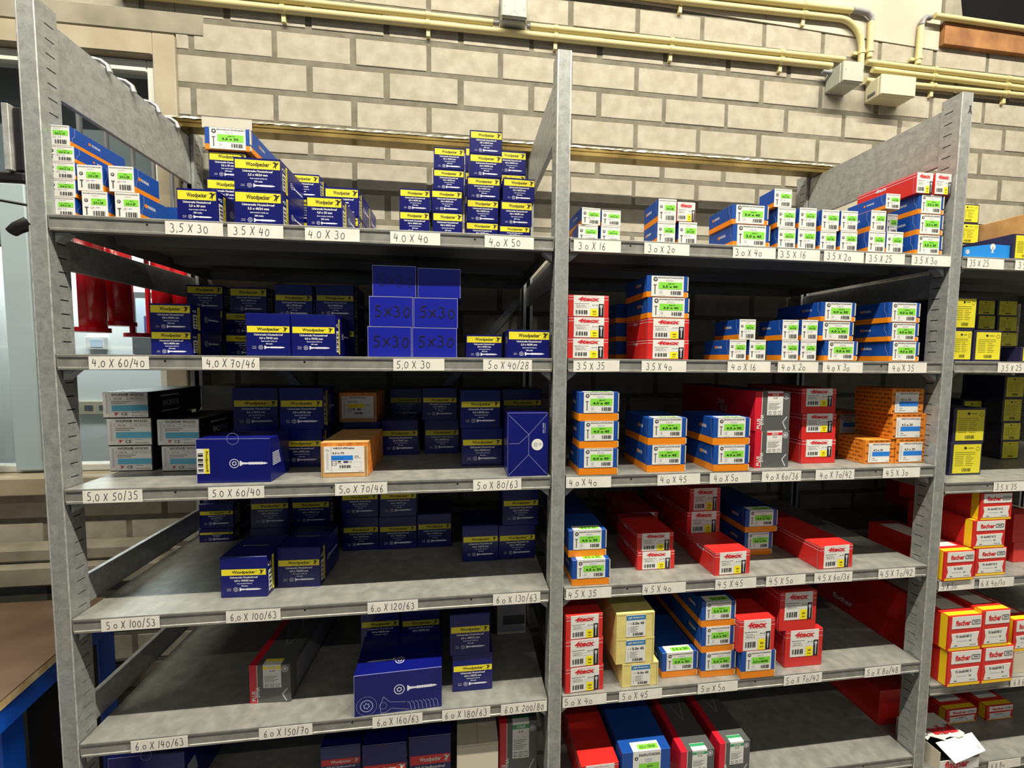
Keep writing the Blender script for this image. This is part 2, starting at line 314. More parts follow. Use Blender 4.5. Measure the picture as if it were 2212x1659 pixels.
for i, (xc, lab) in enumerate(zip(UPX, ('left upright frame of the rack with slotted posts', 'middle upright frame between left and middle bays', 'right upright frame with a small black letter near its top', 'far right upright frame beyond the picture edge'))):
    f = empty('rack_frame', (xc, 0, 0)); tag(f, lab, 'shelving frame', 'slotted upright frames of the rack')
    m = MB(); post(m, 0, 0, .044, 2.20, 'f')
    if i == 2:
        P = PL(m, lambda u, v, e: (u, -e, v)); P.line([(.004, 2.150), (.0085, 2.166), (.012, 2.150)], .0022, 'ink', 2); P.line([(.006, 2.155), (.011, 2.156)], .002, 'ink', 2); P.line([(.005, 2.168), (.011, 2.168)], .002, 'ink', 2)
    m.build('front_post', f)
    m = MB(); post(m, 0, .446, .49, 2.20, 'b'); m.build('back_post', f)
    for j, (z0, z1) in enumerate(((2.047, 2.182), (1.718, 1.778), (1.030, 1.090), (.768, .828), (.30, .36))):
        if i > 0 and j in (2, 3): continue
        b = MB(); b.box(-.0055, .0055, .0445, .4455, z0, z1, 'galvanised', .0008); b.build('cross_bar', f)
# back bracing straps
def strap(p, q, lab):
    m = MB(); a = Vector(p); b = Vector(q); d = (b-a).normalized(); n = Vector((-d.z, 0, d.x))*.0125
    vs = [a+n, b+n, b-n, a-n]; vs = [tuple(v) for v in vs] + [tuple(v+Vector((0, .0015, 0))) for v in vs]
    m.add(vs, [(0,1,2,3),(7,6,5,4),(0,4,5,1),(1,5,6,2),(2,6,7,3),(3,7,4,0)], 'galvanised'); tag(m.build('brace_strap'), lab, 'brace', 'diagonal straps behind the rack')
strap((.975, .4995, 1.745), (.02, .4995, .60), 'flat diagonal steel strap behind the left bay, rising right')
strap((.02, .5025, 1.745), (.975, .5025, .60), 'flat diagonal steel strap behind the left bay, falling right')
# plank wrapped in film lying across the rack frames
p = empty('wrapped_profile', (1.0, .415, 2.1835)); tag(p, 'long brassy profile wrapped in clear film lying across the frame tops', 'profile')
m = MB(); m.prism([(-.0205,0),(.020,0),(.020,.025),(-.0185,.025),(-.0205,.0225),(-.0205,.013),(-.0185,.0115),(-.0205,.010)], 'x', -1.05, 1.03, 'brasswood'); m.build('profile', p)
m = MB(); rr = random.Random(3); vs = []; n = 160
for i in range(n+1):
    x = -1.054 + 2.090*i/n
    for (yy, zz) in ((-.0225,.0205),(-.0215,.0262),(0,.0268),(.0215,.0262)): vs.append((x, yy+rr.uniform(-.0008,.0008), zz+rr.uniform(-.0004,.0020)))
m.add(vs, [(4*i+k, 4*i+k+1, 4*i+k+5, 4*i+k+4) for i in range(n) for k in range(3)], 'film'); m.build('clear_film', p)
m = MB(); m.box(-.93, -.80, -.0235, -.0222, .0, .029, 'tape'); m.box(-.93, -.80, -.0235, .0225, .0285, .0297, 'tape'); m.build('tape', p)

# ------------------------------------------------------------ wall of sand-lime bricks
WY = .51
def brick_wall():
    mb = MB(); r = random.Random(11); BW, BH, g = .2320, .0940, .0155
    regs = [(-.058, 3.6, .02, 2.95), (-2.2, -.058, .02, 1.135), (-2.2, -.058, 2.555, 2.95)]
    row0 = 2.455
    for x0, x1, z0, z1 in regs:
        k0 = int(math.floor((z0-row0)/BH))-1
        for k in range(k0, int((z1-row0)/BH)+2):
            zb = row0+k*BH+g/2; zt = row0+(k+1)*BH-g/2
            zb_, zt_ = max(zb, z0), min(zt, z1)
            if zt_-zb_ < .012: continue
            off = (.216 if k % 2 == 0 else .085)
            j0 = int(math.floor((x0-off)/BW))-1
            for j in range(j0, int((x1-off)/BW)+2):
                a = off+j*BW+g/2+r.uniform(-.0018, .0018); b = off+(j+1)*BW-g/2+r.uniform(-.0018, .0018)
                a, b = max(a, x0), min(b, x1)
                if b-a < .02 or zt_ > 2.725+.0 and a > 1.30 and b < 9 and zb_ > 2.715: continue
                dy = r.uniform(-.0012, .0012)
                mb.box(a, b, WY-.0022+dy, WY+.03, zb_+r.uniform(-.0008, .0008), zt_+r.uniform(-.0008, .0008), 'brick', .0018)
        mb.box(x0, x1, WY-.0006, WY+.09, z0, z1, 'mortar')
    return tag(mb.build('wall_back'), 'cream sand-lime brick wall behind the rack', 'wall', None, 'structure')
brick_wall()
def struct(name, mb, lab=None): return tag(mb.build(name), lab, 'structure', None, 'structure')
m = MB(); m.box(-6, 7, WY+.10, WY+.2, 2.95, 4.4, 'plaster'); m.box(3.6, 7, WY, WY+.1, 0, 2.95, 'plaster'); m.box(-6, -2.2, WY, WY+.1, 0, 2.95, 'plaster'); struct('wall_front_upper', m, 'plastered upper wall above the brickwork')
m = MB(); m.box(-6, 7, -7, WY+.2, -.1, 0, 'floorgrey'); struct('floor', m, 'grey concrete workshop floor')
m = MB(); m.box(-6, 7, -5.0, WY+.2, 4.4, 4.5, 'ceil'); struct('ceiling', m, 'pale ceiling high above the rack')
m = MB(); m.box(7, 7.1, -5, WY+.2, 0, 4.4, 'plaster'); struct('wall_right', m, 'plain wall at the far right side')
m = MB(); m.box(-6.1, -6, -5, WY+.2, 0, 4.4, 'plaster'); struct('wall_left', m, 'plain wall at the far left side')
# flush board above the bricks, timber beam and flat dark sheet painting the recess shade at the top right
m = MB(); m.prism([(1.30, 2.752), (2.545, 2.708), (2.548, 2.95), (1.30, 2.95)], 'y', WY-.0055, WY+.004, 'plaster'); m.box(1.842, 1.8435, WY-.006, WY-.0054, 2.742, 2.79, 'redtext'); struct('trim_1', m, 'cream panel closing the wall above the bricks')
m = MB(); m.prism([(2.549, 2.722), (3.6, 2.716), (3.6, 2.792), (2.549, 2.797)], 'y', WY-.02, WY+.01, 'beamwood'); struct('trim_2', m, 'worn orange-brown timber beam at the top right')
m = MB(); m.prism([(2.549, 2.798), (3.6, 2.793), (3.6, 2.95), (2.549, 2.95)], 'y', WY-.004, WY+.001, 'dark'); m.prism([(2.549, 2.799), (2.63, 2.80), (2.60, 2.95), (2.549, 2.95)], 'y', WY-.016, WY+.0, 'stone'); struct('trim_3', m, 'flat dark sheet painted as the shaded opening above the timber beam')
# lintel over the window
m = MB(); m.box(-2.2, .02, WY-.004, WY+.02, 2.502, 2.565, 'stone', .003); struct('trim_4', m, 'grey smooth lintel over the window')

# ------------------------------------------------------------ conduits and junction boxes
def arcpts(c, r, a0, a1, n=8): return [(c[0]+r*math.cos(math.radians(a0+(a1-a0)*i/n)), c[1], c[2]+r*math.sin(math.radians(a0+(a1-a0)*i/n))) for i in range(n+1)]
PY = .494
def conduit(pts, lab, r=.0096, clips=(), ends=True, m='conduit'):
    mb = MB(); mb.tube(pts, r, m, 14); o = mb.build('conduit'); tag(o, lab, 'pipe', 'cream electrical conduits on the wall')
    for x, z, vert in clips:
        c = MB(); rr = r+.0022
        if vert:
            c.tube([(x, PY, z-.006), (x, PY, z+.006)], rr, 'conduit', 14); c.box(x-.026, x-.006, PY+.004, WY-.001, z-.006, z+.006, 'conduit', .001)
        else:
            c.tube([(x-.006, PY, z), (x+.006, PY, z)], rr, 'conduit', 14); c.box(x-.006, x+.006, PY+.002, WY-.001, z-.034, z-.006, 'conduit', .001)
        c.build('clip', o)
    return o
conduit([(-.2, PY, 2.592), (2.095, PY, 2.602)], 'thick long lower conduit running the whole wall', .0105, [(.25, 2.594, 0), (.68, 2.596, 0), (1.09, 2.598, 0), (1.49, 2.599, 0), (1.9, 2.601, 0)])
conduit([(.0, PY, 2.622), (.885, PY, 2.6225)], 'thin conduit ending left of the square box', .0088, [(.68, 2.622, 0)])
conduit([(1.005, PY, 2.624), (2.145, PY, 2.629)], 'upper conduit leaving the square box to the right', .0092, [(1.09, 2.6245, 0), (1.49, 2.626, 0), (1.9, 2.628, 0)])
conduit([(2.235, PY, 2.630), (3.4, PY, 2.620)], 'uppermost of the three conduits at right', .0092, [(2.52, 2.627, 0), (2.84, 2.624, 0)])
conduit([(2.262, PY, 2.606), (3.4, PY, 2.592)], 'middle of the three conduits at right', .0092, [(2.52, 2.603, 0), (2.84, 2.599, 0)])
conduit([(2.235, PY, 2.5655), (2.262, PY, 2.566), (2.9, PY, 2.571), (3.4, PY, 2.571)], 'lowest of the three conduits at right', .0092, [(2.52, 2.569, 0), (2.84, 2.571, 0)])
conduit([(-.2, PY, 2.752), (1.5, PY, 2.758), (2.12, PY, 2.766)] + arcpts((2.12, PY, 2.673), .093, 88, 4, 9) + [(2.2135, PY, 2.64), (2.2135, PY, 2.600)], 'high conduit curving down to the cube junction box', .0098, [(1.52, 2.758, 0), (1.98, 2.764, 0), (2.2135, 2.66, 1)])
conduit([(.4, PY, 2.790), (1.6, PY, 2.790), (2.165, PY, 2.7985)], 'topmost conduit above the curved one', .0098, [(1.98, 2.796, 0)])
conduit([(2.246, PY, 2.768), (2.246, PY, 2.645)], 'short upright conduit right of the curved one', .0098, [(2.246, 2.668, 1)])
conduit([(2.168, PY-.002, 2.7985), (2.195, PY-.002, 2.7985), (2.228, PY-.002, 2.795), (2.244, PY-.002, 2.783), (2.246, PY-.002, 2.769)], 'grey elbow joining the topmost conduit downwards', .0085, m='conduit_grey')
conduit([(2.452, PY, 2.775), (2.448, PY, 2.640)], 'upright open-ended conduit left of the timber beam', .0096, [(2.449, 2.662, 1)])
conduit([(2.452, PY-.002, 2.777), (2.456, PY-.002, 2.795), (2.468, PY-.002, 2.806), (2.488, PY-.002, 2.807)], 'grey elbow above the open-ended conduit', .0085, m='conduit_grey')
conduit([(2.490, PY-.012, 2.806), (3.4, PY-.012, 2.795)], 'conduit crossing in front of the dark opening', .0096)
def jbox(name, x0, x1, y0, z0, z1, m, lab, r=.003):
    e = empty(name, ((x0+x1)/2, y0, z0)); w = (x1-x0)/2; h = z1-z0; tag(e, lab, 'junction box', 'electrical junction boxes')
    b = MB(); b.box(-w, w, .012, WY-y0-.0022, 0, h, m, r)
    return e, b, w, h
e, b, w, h = jbox('junction_box', .908, .989, .455, 2.612, 2.70, 'jbox_grey', 'grey square junction box cut by the top of the picture'); b.build('base', e)
b = MB(); b.box(-w-.001, w+.001, 0, .0118, .004, h, 'jbox_grey', .004)
P = PL(b, lambda u, v, q: (u, -q, v)); P.disc(-w+.009, .034, .0022, 'dgrey'); P.disc(w-.009, .030, .0022, 'dgrey'); P.line([(0,.03),(0,.08)], .0006, 'seamgrey'); P.line([(-.016,.008),(0,.024),(.016,.006)], .0006, 'seamgrey'); b.build('lid', e)
for s, x in ((-1, -w-.008), (1, w+.010)):
    b = MB(); b.tube([(x-.010*(s < 0)-.004, PY-.455, .0108), (x+.010*(s > 0)+.004, PY-.455, .0112)], .0068, 'conduit_grey', 12); b.build('gland', e)
e, b, w, h = jbox('junction_box', 2.088, 2.168, .435, 2.515, 2.583, 'jbox_grey', 'grey cube junction box where the curved conduit ends')
b.build('base', e); b = MB(); b.box(-w, w, 0, .0115, 0, h, 'jbox_grey', .003); P = PL(b, lambda u, v, q: (u, -q, v))
P.disc(-w+.008, h-.030, .002, 'dgrey'); P.disc(w-.004, h-.028, .002, 'dgrey'); b.build('lid', e)
for z in (.040, .070, .086): pass
b = MB(); b.tube([(w+.002, .051, .058), (w+.020, .054, .055)], .0075, 'conduit_grey', 12); b.build('gland', e)
b = MB(); b.tube([(-w-.03, .054, .062), (-w-.001, .050, .058)], .0068, 'conduit_grey', 12); b.build('gland', e)
b = MB(); b.tube([(0, .058, h-.004), (.03, .058, h+.02)], .0075, 'conduit_grey', 12); b.build('gland', e)
e, b, w, h = jbox('junction_box', 2.251, 2.389, .445, 2.492, 2.560, 'jbox_cream', 'cream rectangular junction box below the right conduits')
b.build('base', e); b = MB(); b.box(-w-.001, w+.001, 0, .0115, -.001, h+.001, 'jbox_cream', .003); b.build('lid', e)
b = MB(); b.box(-w-.0022, -w-.0004, .022, .05, .012, .022, 'dgrey', .0004); b.build('knockout', e)

# ------------------------------------------------------------ window at the left and the room behind it
m = MB(); fo, fi, zt, zb = -.057, -.118, 2.495, 1.135
m.box(fi, fo, WY-.012, WY+.09, zb, zt, 'framewood', .003); m.box(-2.2, fi, WY-.012, WY+.09, 2.432, zt, 'framewood', .003); m.box(-2.2, fo+.01, WY-.05, WY+.09, zb, 1.190, 'framewood', .004)
w1 = tag(m.build('window_1'), 'timber framed window left of the rack', 'window', None, 'structure')
m = MB(); m.box(-.150, fi-.001, WY+.012, WY+.05, 1.191, 2.431, 'sash', .003); m.box(-2.2, -.150, WY+.012, WY+.05, 2.395, 2.431, 'sash', .003); m.box(-2.2, -.150, WY+.012, WY+.05, 1.191, 1.213, 'sash', .003); m.build('sash', w1)
m = MB(); m.box(-.548, -.478, WY-.004, WY+.055, 1.2, 2.045, 'alu', .003); m.build('mullion', w1)
m = MB(); m.box(-2.2, -.150, WY+.028, WY+.032, 1.213, 2.395, 'glass'); m.build('pane', w1)
m = MB(); m.box(-2.4, -.0, WY+.125, WY+.130, 1.90, 2.55, 'blind'); m.tube([(-2.4, WY+.127, 1.90), (0, WY+.127, 1.90)], .008, 'blind', 10); tag(m.build('roller_blind'), 'grey blind hanging behind the window glass', 'blind')
m = MB(); m.box(-5.0, 2.0, 2.6, 2.7, 0, 3.0, 'farwhite'); struct('wall_far', m, 'bright white wall of the room beyond the window')
m = MB(); m.box(-5.0, 2.0, WY+.2, 2.7, -.1, 0, 'floorgrey'); struct('floor_far', m, 'floor of the room beyond the window')
m = MB(); m.box(-5.0, 2.0, WY+.2, 2.7, 3.0, 3.1, 'ceil'); struct('ceiling_far', m, 'ceiling of the room beyond the window')
m = MB(); m.box(2.0, 2.1, WY+.2, 2.7, 0, 3.0, 'farwhite'); struct('wall_far_right', m, 'right end wall of the room beyond the window')
m = MB(); m.box(-5.1, -5.0, WY+.2, 2.7, 0, 3.0, 'farwhite'); struct('wall_far_left', m, 'left end wall of the room beyond the window')
fx = empty('room_fill_lamp', (-1.9, 2.2, 2.985)); tag(fx, 'unseen square lamp added to brighten the room behind the window', 'lamp')
m = MB(); m.box(-.6, .6, -.3, .3, -.05, .0, 'white', .004); m.build('housing', fx); area('room_fill', (0, 0, -.09), (math.radians(58), 0, 0), 1.1, .3, 95, (1.0, .99, .96), fx)  # unseen lamp, added and tilted to brighten the far wall
def farthing(name, lab, cat, x0, x1, z0, z1, parts):
    e = empty(name, ((x0+x1)/2, 2.6, z0)); tag(e, lab, cat); w = (x1-x0)/2; h = z1-z0
    for nm, a, b, c, d, dep, m in parts:
        q = MB(); q.box(-w+a*2*w, -w+b*2*w, -dep, -.0005 if dep < .05 else -.0005, c*h, d*h, m, .002); q.build(nm, e)
farthing('thermostat', 'white wall unit with pale screen seen through the window', 'thermostat', -2.008, -1.883, 1.593, 1.686, [('case', 0, 1, 0, 1, .03, 'white'), ('screen', .25, .92, .15, .85, .032, 'screen')])
farthing('socket_strip', 'cream strip of wall sockets seen behind the black boxes', 'socket', -2.10, -1.60, 1.10, 1.20, [('plate', 0, 1, 0, 1, .02, 'jbox_cream'), ('socket', .1, .22, .3, .7, .022, 'dgrey'), ('socket', .3, .42, .3, .7, .022, 'dgrey'), ('socket', .5, .62, .3, .7, .022, 'dgrey')])
farthing('picture_frame', 'grey framed pane with purple shape behind the red guns', 'picture', -1.70, -1.40, 1.56, 2.03, [('frame', 0, 1, 0, 1, .02, 'dgrey'), ('pane', .12, .88, .3, .9, .022, 'screen'), ('purple_shape', .3, .66, .35, .62, .024, 'purple')])
# pegboard rail and dark holder at the far left
e = empty('tool_rail', (-.60, .50, 1.2)); tag(e, 'perforated grey rail with dark clips left of the window post', 'rail')
m = MB(); m.box(-.030, .016, -.02, -.012, .02, .78, 'dgrey', .001); m.build('rail', e)
for i in range(10):
    m = MB(); m.box(-.014, .006, -.032, -.0202, .06+.07*i, .075+.07*i, 'blackplastic', .001); m.build('clip', e)
e = empty('wall_lamp', (-.044, .0, 1.887)); tag(e, 'narrow hand lamp with dark back hanging at the left edge', 'lamp')
m = MB(); m.box(.0115, .028, .001, .014, 0, .115, 'blackplastic', .003); m.build('back', e)
m = MB(); m.box(.0, .0112, -.004, .010, 0, .118, 'galv_bright', .001); m.build('strip', e)
m = MB(); m.box(-.04, .028, .0, .012, -.020, -.0005, 'blackplastic', .004); m.build('arm', e)
e = empty('cable_plug', (-.027, .0, 1.782)); tag(e, 'black plug and cord beside the left upright', 'plug')
m = MB(); m.tube([(-.016, 0, -.006), (-.006, 0, .002), (.008, .008, .014)], .009, 'blackplastic', 12, r2=.012); m.build('plug', e)
m = MB(); m.tube([(.0085, .0085, .0145), (.016, .045, .02), (-.02, .06, .06), (-.10, .05, .07)], .0028, 'blackplastic', 8); m.build('cord', e)

# ------------------------------------------------------------ caulking guns hanging on the left frame
def gun(y, z, lab, solid=True, tilt=0):
    e = empty('caulking_gun', (-.0545, y, z)); e.rotation_euler = (math.radians(tilt), 0, 0); tag(e, lab, 'caulking gun', 'caulking guns hanging on the left frame')
    H = 2.186-z
    m = MB(); m.tube([(0, 0, .23), (0, 0, H-.01)] + [(.0335-.0335*math.cos(math.radians(a)), 0, H-.01+.024*math.sin(math.radians(a))) for a in (30, 60, 90, 120, 150)] + [(.067, 0, H-.012)], .0052, 'chrome', 10); m.build('rod', e)
    m = MB(); n = 14; R = .029
    if solid:
        vs = []; 
        for k in range(n+1):
            a = math.radians(200*k/n - 10 - 180 + 100); 
            for rr, zz in ((R, .010), (R, .225), (R-.002, .225), (R-.002, .010)): vs.append((rr*math.cos(a), rr*math.sin(a), zz))
        fs = [(4*k+j, 4*k+(j+1) % 4, 4*k+4+(j+1) % 4, 4*k+4+j) for k in range(n) for j in range(4)]
        m.add(vs, fs, 'gunred', True)
    else:
        for a in (-1, 1): m.box(-.004, .004, a*R-.005, a*R+.005, .010, .225, 'gunred', .001)
    m.build('cradle', e)
    m = MB(); m.tube([(0, 0, 0), (0, 0, .004), (0, 0, .010)], .035, 'gunred', 20); m.build('front_plate', e)
    m = MB(); m.tube([(0, 0, .2252), (0, 0, .232)], .033, 'gunred', 20); m.box(-.03, .0, -.008, .008, .2325, .30, 'blackplastic', .003); m.build('handle', e)
gun(.167, 1.602, 'red half-round caulking gun nearest the left upright')
gun(.2445, 1.622, 'second red caulking gun, tilted against the first', True, 1)
gun(.3165, 1.598, 'open red skeleton caulking gun with bright gap', False)
gun(.388, 1.602, 'red caulking gun just before the blue boxes')
gun(.4605, 1.602, 'rearmost red caulking gun beside the wall')

# ------------------------------------------------------------ workbench and ledge at the left
b = empty('workbench', (-.6, 0, 0)); tag(b, 'workbench with brown top, plywood edge and blue frame', 'workbench')
T_ = [(-.75, -.30), (.505, -.30), (.447, .10), (.405, .40), (-.75, .40)]
m = MB(); m.prism(T_, 'z', .847, .8495, 'ply'); m.prism(T_, 'z', .829, .8469, 'plyedge'); m.build('top', b)
B_ = [(-.74, -.28), (.497, -.29), (.439, .10), (.397, .39), (-.74, .39)]
m = MB(); m.prism(B_, 'z', .775, .8288, 'bluesteel'); m.build('frame', b)
for x, y in ((.352, .07), (.34, .33), (-.70, -.25), (-.70, .33)):
    m = MB(); m.box(x, x+.055, y, y+.05, 0, .7748, 'bluesteel', .003); m.build('leg', b)
m = MB(); m.box(-.64, .335, .30, .305, .02, .7745, 'blackplastic', .001); m.box(.410, .4135, .122, .298, .02, .7745, 'blackplastic'); m.build('shade_panel', b)  # dark sheets added under the bench, standing in for the shade there
m = MB(); m.box(-1.7, -.115, WY-.075, WY-.005, .870, .935, 'stone', .008); m.box(-1.7, -.14, WY-.06, WY-.006, .936, .985, 'stone', .01); struct('trim_5', m, 'rough stone ledge under the window')

# ------------------------------------------------------------ long cartons and open bag box in the far right bay
def kraft(x0, x1, y0, y1, z0, z1, lab):
    m = MB(); m.box(x0, x1, y0, y1, z0, z1, 'kraft', .001); o = m.build('carton'); tag(o, lab, 'box', 'long brown cartons')
    t = MB(); t.box((x0+x1)/2-.02, (x0+x1)/2+.02, y0+.001, y1-.001, z1+.0001, z1+.0005, 'tape'); t.build('tape', o)
kraft(2.345, 2.56, -.02, .46, 1.8125, 1.8875, 'lower long brown carton on the far right top shelf')
kraft(2.345, 2.56, -.02, .46, 1.889, 1.965, 'upper long brown carton on the far right top shelf')
def open_box():
    e = empty('torn_box', (2.106, -.012, .4615)); tag(e, 'torn open white carton with red lettering, lower right corner', 'box')
    w, d, h = .062, .11, .055; m = MB(); t = .001
    m.box(-w, w, 0, d, 0, t, 'white'); m.box(-w, -w+t, 0, d, t, h, 'carton'); m.box(w-t, w, 0, d, t, h, 'white'); m.box(-w+t, w-t, d-t, d, t, h, 'white'); m.box(-w+t, w-t, 0, t, t, h*.55, 'white')
    P = PL(m, lambda u, v, q: (u, -q, v)); P.text('fischer', -.045, .006, .03, .028, 'redtext', 1, .04)
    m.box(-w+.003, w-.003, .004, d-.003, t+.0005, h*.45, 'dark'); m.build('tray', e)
    m = MB(); n = 8; vs = []; r = random.Random(2)
    for i in range(n+1):
        x = -w+2*w*i/n; z = h+.004*math.sin(i*1.1)+.003
        vs += [(x, .030+.006*math.sin(i*1.7), z+.004), (x, .065, h+.003), (x, d, h+.0005)]
    vs += [(a, b_, c-.0012) for a, b_, c in vs[:]]; k = 3*(n+1)
    fs = [(3*i+j, 3*i+j+1, 3*i+j+4, 3*i+j+3) for i in range(n) for j in range(2)]; fs += [tuple(q+k for q in f[::-1]) for f in fs]
    m.add(vs, fs, 'white'); P = PL(m, lambda u, v, q: (-u, v, h+.0085+q)); P.text('fischer', -.054, .040, .032, .066, 'redtext', 1, .05); P.ring(.050, .052, .012, .003, 'dgrey', 1); m.build('lid', e)
    m = MB(); m.add([(-.030, -.012, .034), (.074, -.004, .050), (.084, .034, .064), (-.042, .026, .056), (-.030, -.012, .0328), (.074, -.004, .0488), (.084, .034, .0628), (-.042, .026, .0548)], [(0,1,2,3),(7,6,5,4),(0,4,5,1),(1,5,6,2),(2,6,7,3),(3,7,4,0)], 'white'); m.build('torn_flap', e)
open_box()
# ------------------------------------------------------------ ceiling fluorescent lamps and the added fill row
def fixture(x, y, z, power, lab):
    e = empty('fluorescent_lamp', (x, y, z)); tag(e, lab, 'lamp', 'fluorescent lamps above the aisle')
    m = MB(); m.prism([(-.06, .05), (.06, .05), (.03, .095), (-.03, .095)], 'x', -.76, .76, 'white'); m.build('housing', e)
    m = MB(); m.tube([(-.74, 0, .034), (.74, 0, .034)], .013, 'tubeglow', 12); m.build('tube', e)
    m = MB(); m.tube([(-.5, 0, .096), (-.5, 0, 4.4-z)], .004, 'chrome', 6); m.tube([(.5, 0, .096), (.5, 0, 4.4-z)], .004, 'chrome', 6); m.build('hanger', e)
    area('tube_light', (0, 0, .015), (0, 0, 0), 1.5, .03, power, WARM, e)
mat('tubeglow', (255, 240, 205), .5, emit=4)
for i, (x, y, z, pw) in enumerate(LAMPS): fixture(x, y, z, pw, 'fluorescent lamp %s in the %s row over the aisle' % (('leftmost', 'second from left', 'second from right', 'rightmost')[i % 4], ('near', 'back')[i//4]))
# ------------------------------------------------------------ carton builders
def planes(mb, w, h, d):
    return (PL(mb, lambda u, v, e: (u-w/2, -e, v)), PL(mb, lambda u, v, e: (w/2+e, u, v)),
            PL(mb, lambda u, v, e: (-w/2-e, d-u, v)), PL(mb, lambda u, v, e: (u-w/2, v, h+e)))
def carton(mb, w, h, d, m, low=None, lowm=None, b=.0007):
    if low:
        mb.box(-w/2, w/2, 0, d, 0, h*low, lowm, b); mb.box(-w/2, w/2, 0, d, h*low-.0008, h, m, b)
    else: mb.box(-w/2, w/2, 0, d, 0, h, m, b)
def body_W(mb, w, h, d, tx, tall, v, rng):
    carton(mb, w, h, d, 'navy'); F, R, L, T = planes(mb, w, h, d)
    # right side print, tuck notch and seam
    hh = h
    R.rect(.006, .10*hh, .020, .62*hh, 'white'); R.bars(.008, .14*hh, .018, .58*hh, 'ink', 2, 8, horiz=True)
    R.rect(.022, .05*hh, .030, .92*hh, 'yellow'); R.vtext('Woodpecker', .0235, .10*hh, .0285, .86*hh, 'ink', 2, .01, up=False)
    R.text('CE', .010, .70*hh, .018, .80*hh, 'white', 1, .02); R.disc(.007, .75*hh, .002, 'white')
    if d > .09:
        R.torx(.052, .5*hh, .0065, 'wprint', 1); R.screw(.062, d-.008, .5*hh, .007, 'wprint', 1)
    L.line([(d-.03, 0), (d-.03, h)], .0004, 'crease', 1)
    T.line([(0, .0008), (w, .0008)], .0009, 'crease', 1)
    T.screw(.2*w, .8*w, .5*d, .008, 'seamgrey', 1)
def flap_W(w, h, d, tx, tall, v, rng, band='yellow'):
    mb = MB(); mb.box(-w/2+.0012, w/2-.0012, -.0009, -.0001, .001, h-.001, 'navy')
    P = PL(mb, lambda u, q, e: (u-w/2, -.0009-e, q))
    if tall: b0, b1, a = .55, .70, [(.475,.525),(.385,.445),(.325,.36),(.27,.30)]; sv = .20
    else: b0, b1, a = .66, .93, [(.555,.625),(.43,.515),(.335,.385),(.25,.30)]; sv = .15
    P.rect(.035*w, b0*h, .985*w, b1*h, band)
    ink = 'ink' if band == 'yellow' else 'white'
    P.text('Woodpecker', .26*w, (b0+.16*(b1-b0))*h, .76*w, (b0+.78*(b1-b0))*h, ink, 2, .022); P.ring(.785*w, (b0+.68*(b1-b0))*h, .011*w, .004*w, ink, 2)
    P.bird(.885*w, (b0+b1)/2*h, (b1-b0)*.8*h, ink)
    kind = 'Universele Houtschroef' if band == 'yellow' else 'RVS A2 Hardhoutschroef'
    P.text(kind, .16*w, a[0][0]*h, .86*w, a[0][1]*h, 'white', 1, .03)
    P.text(tx+' mm', .18*w, a[1][0]*h, .84*w, a[1][1]*h, 'white', 1, .035)
    P.text('Staal verzinkt Cr(VI) vrij', .24*w, a[2][0]*h, .80*w, a[2][1]*h, 'wprint', 1, .025)
    P.text('200 stuks', .40*w, a[3][0]*h, .64*w, a[3][1]*h, 'wprint', 1, .03)
    P.text('TX-20', .14*w, (sv+.0)*h, .23*w, (sv+.03)*h, 'palegrey', 1, .01); P.rect(.14*w, (sv-.03)*h, .23*w, (sv-.02)*h, 'palegrey')
    P.torx(.33*w, sv*h, .05*w, 'wprint', 1); P.screw(.41*w, .88*w, sv*h, .085*w, 'wprint', 1)
    return mb
def body_I(mb, w, h, d, tx, kind, v, rng):
    carton(mb, w, h, d, 'blue', .27, 'orange'); F, R, L, T = planes(mb, w, h, d)
    if kind != 'IS' or d > .055:
        for P, k in ((R, 1), (L, -1)):
            u = .042 if (k == 1 and d > .09) else (d-.052 if d > .09 else d*.2); sz = min(.021, d*.3)
            P.disc(u, .64*h, .075*h, 'orange'); P.text('IVANA', u+.0045, .575*h, u+.0045+sz, .705*h, 'white', 1, .02)
            c = [(.010 if k == 1 else d-.010, h), (.010 if k == 1 else d-.010, .62*h), (.004 if k == 1 else d-.004, .42*h), (.004 if k == 1 else d-.004, .2*h)]
            P.line(c, .0007, 'crease', 1)
    T.line([(0, .0006), (w, .0006)], .0008, 'crease', 1)
    if kind in ('IT', 'IF') and v != 'back': mb.box(w/2-.0012, w/2+.0006, -.0012, .004, .32*h, .96*h, 'carton'); mb.box(w/2-.0012, w/2+.0007, -.0010, .004, .04*h, .24*h, 'carton')
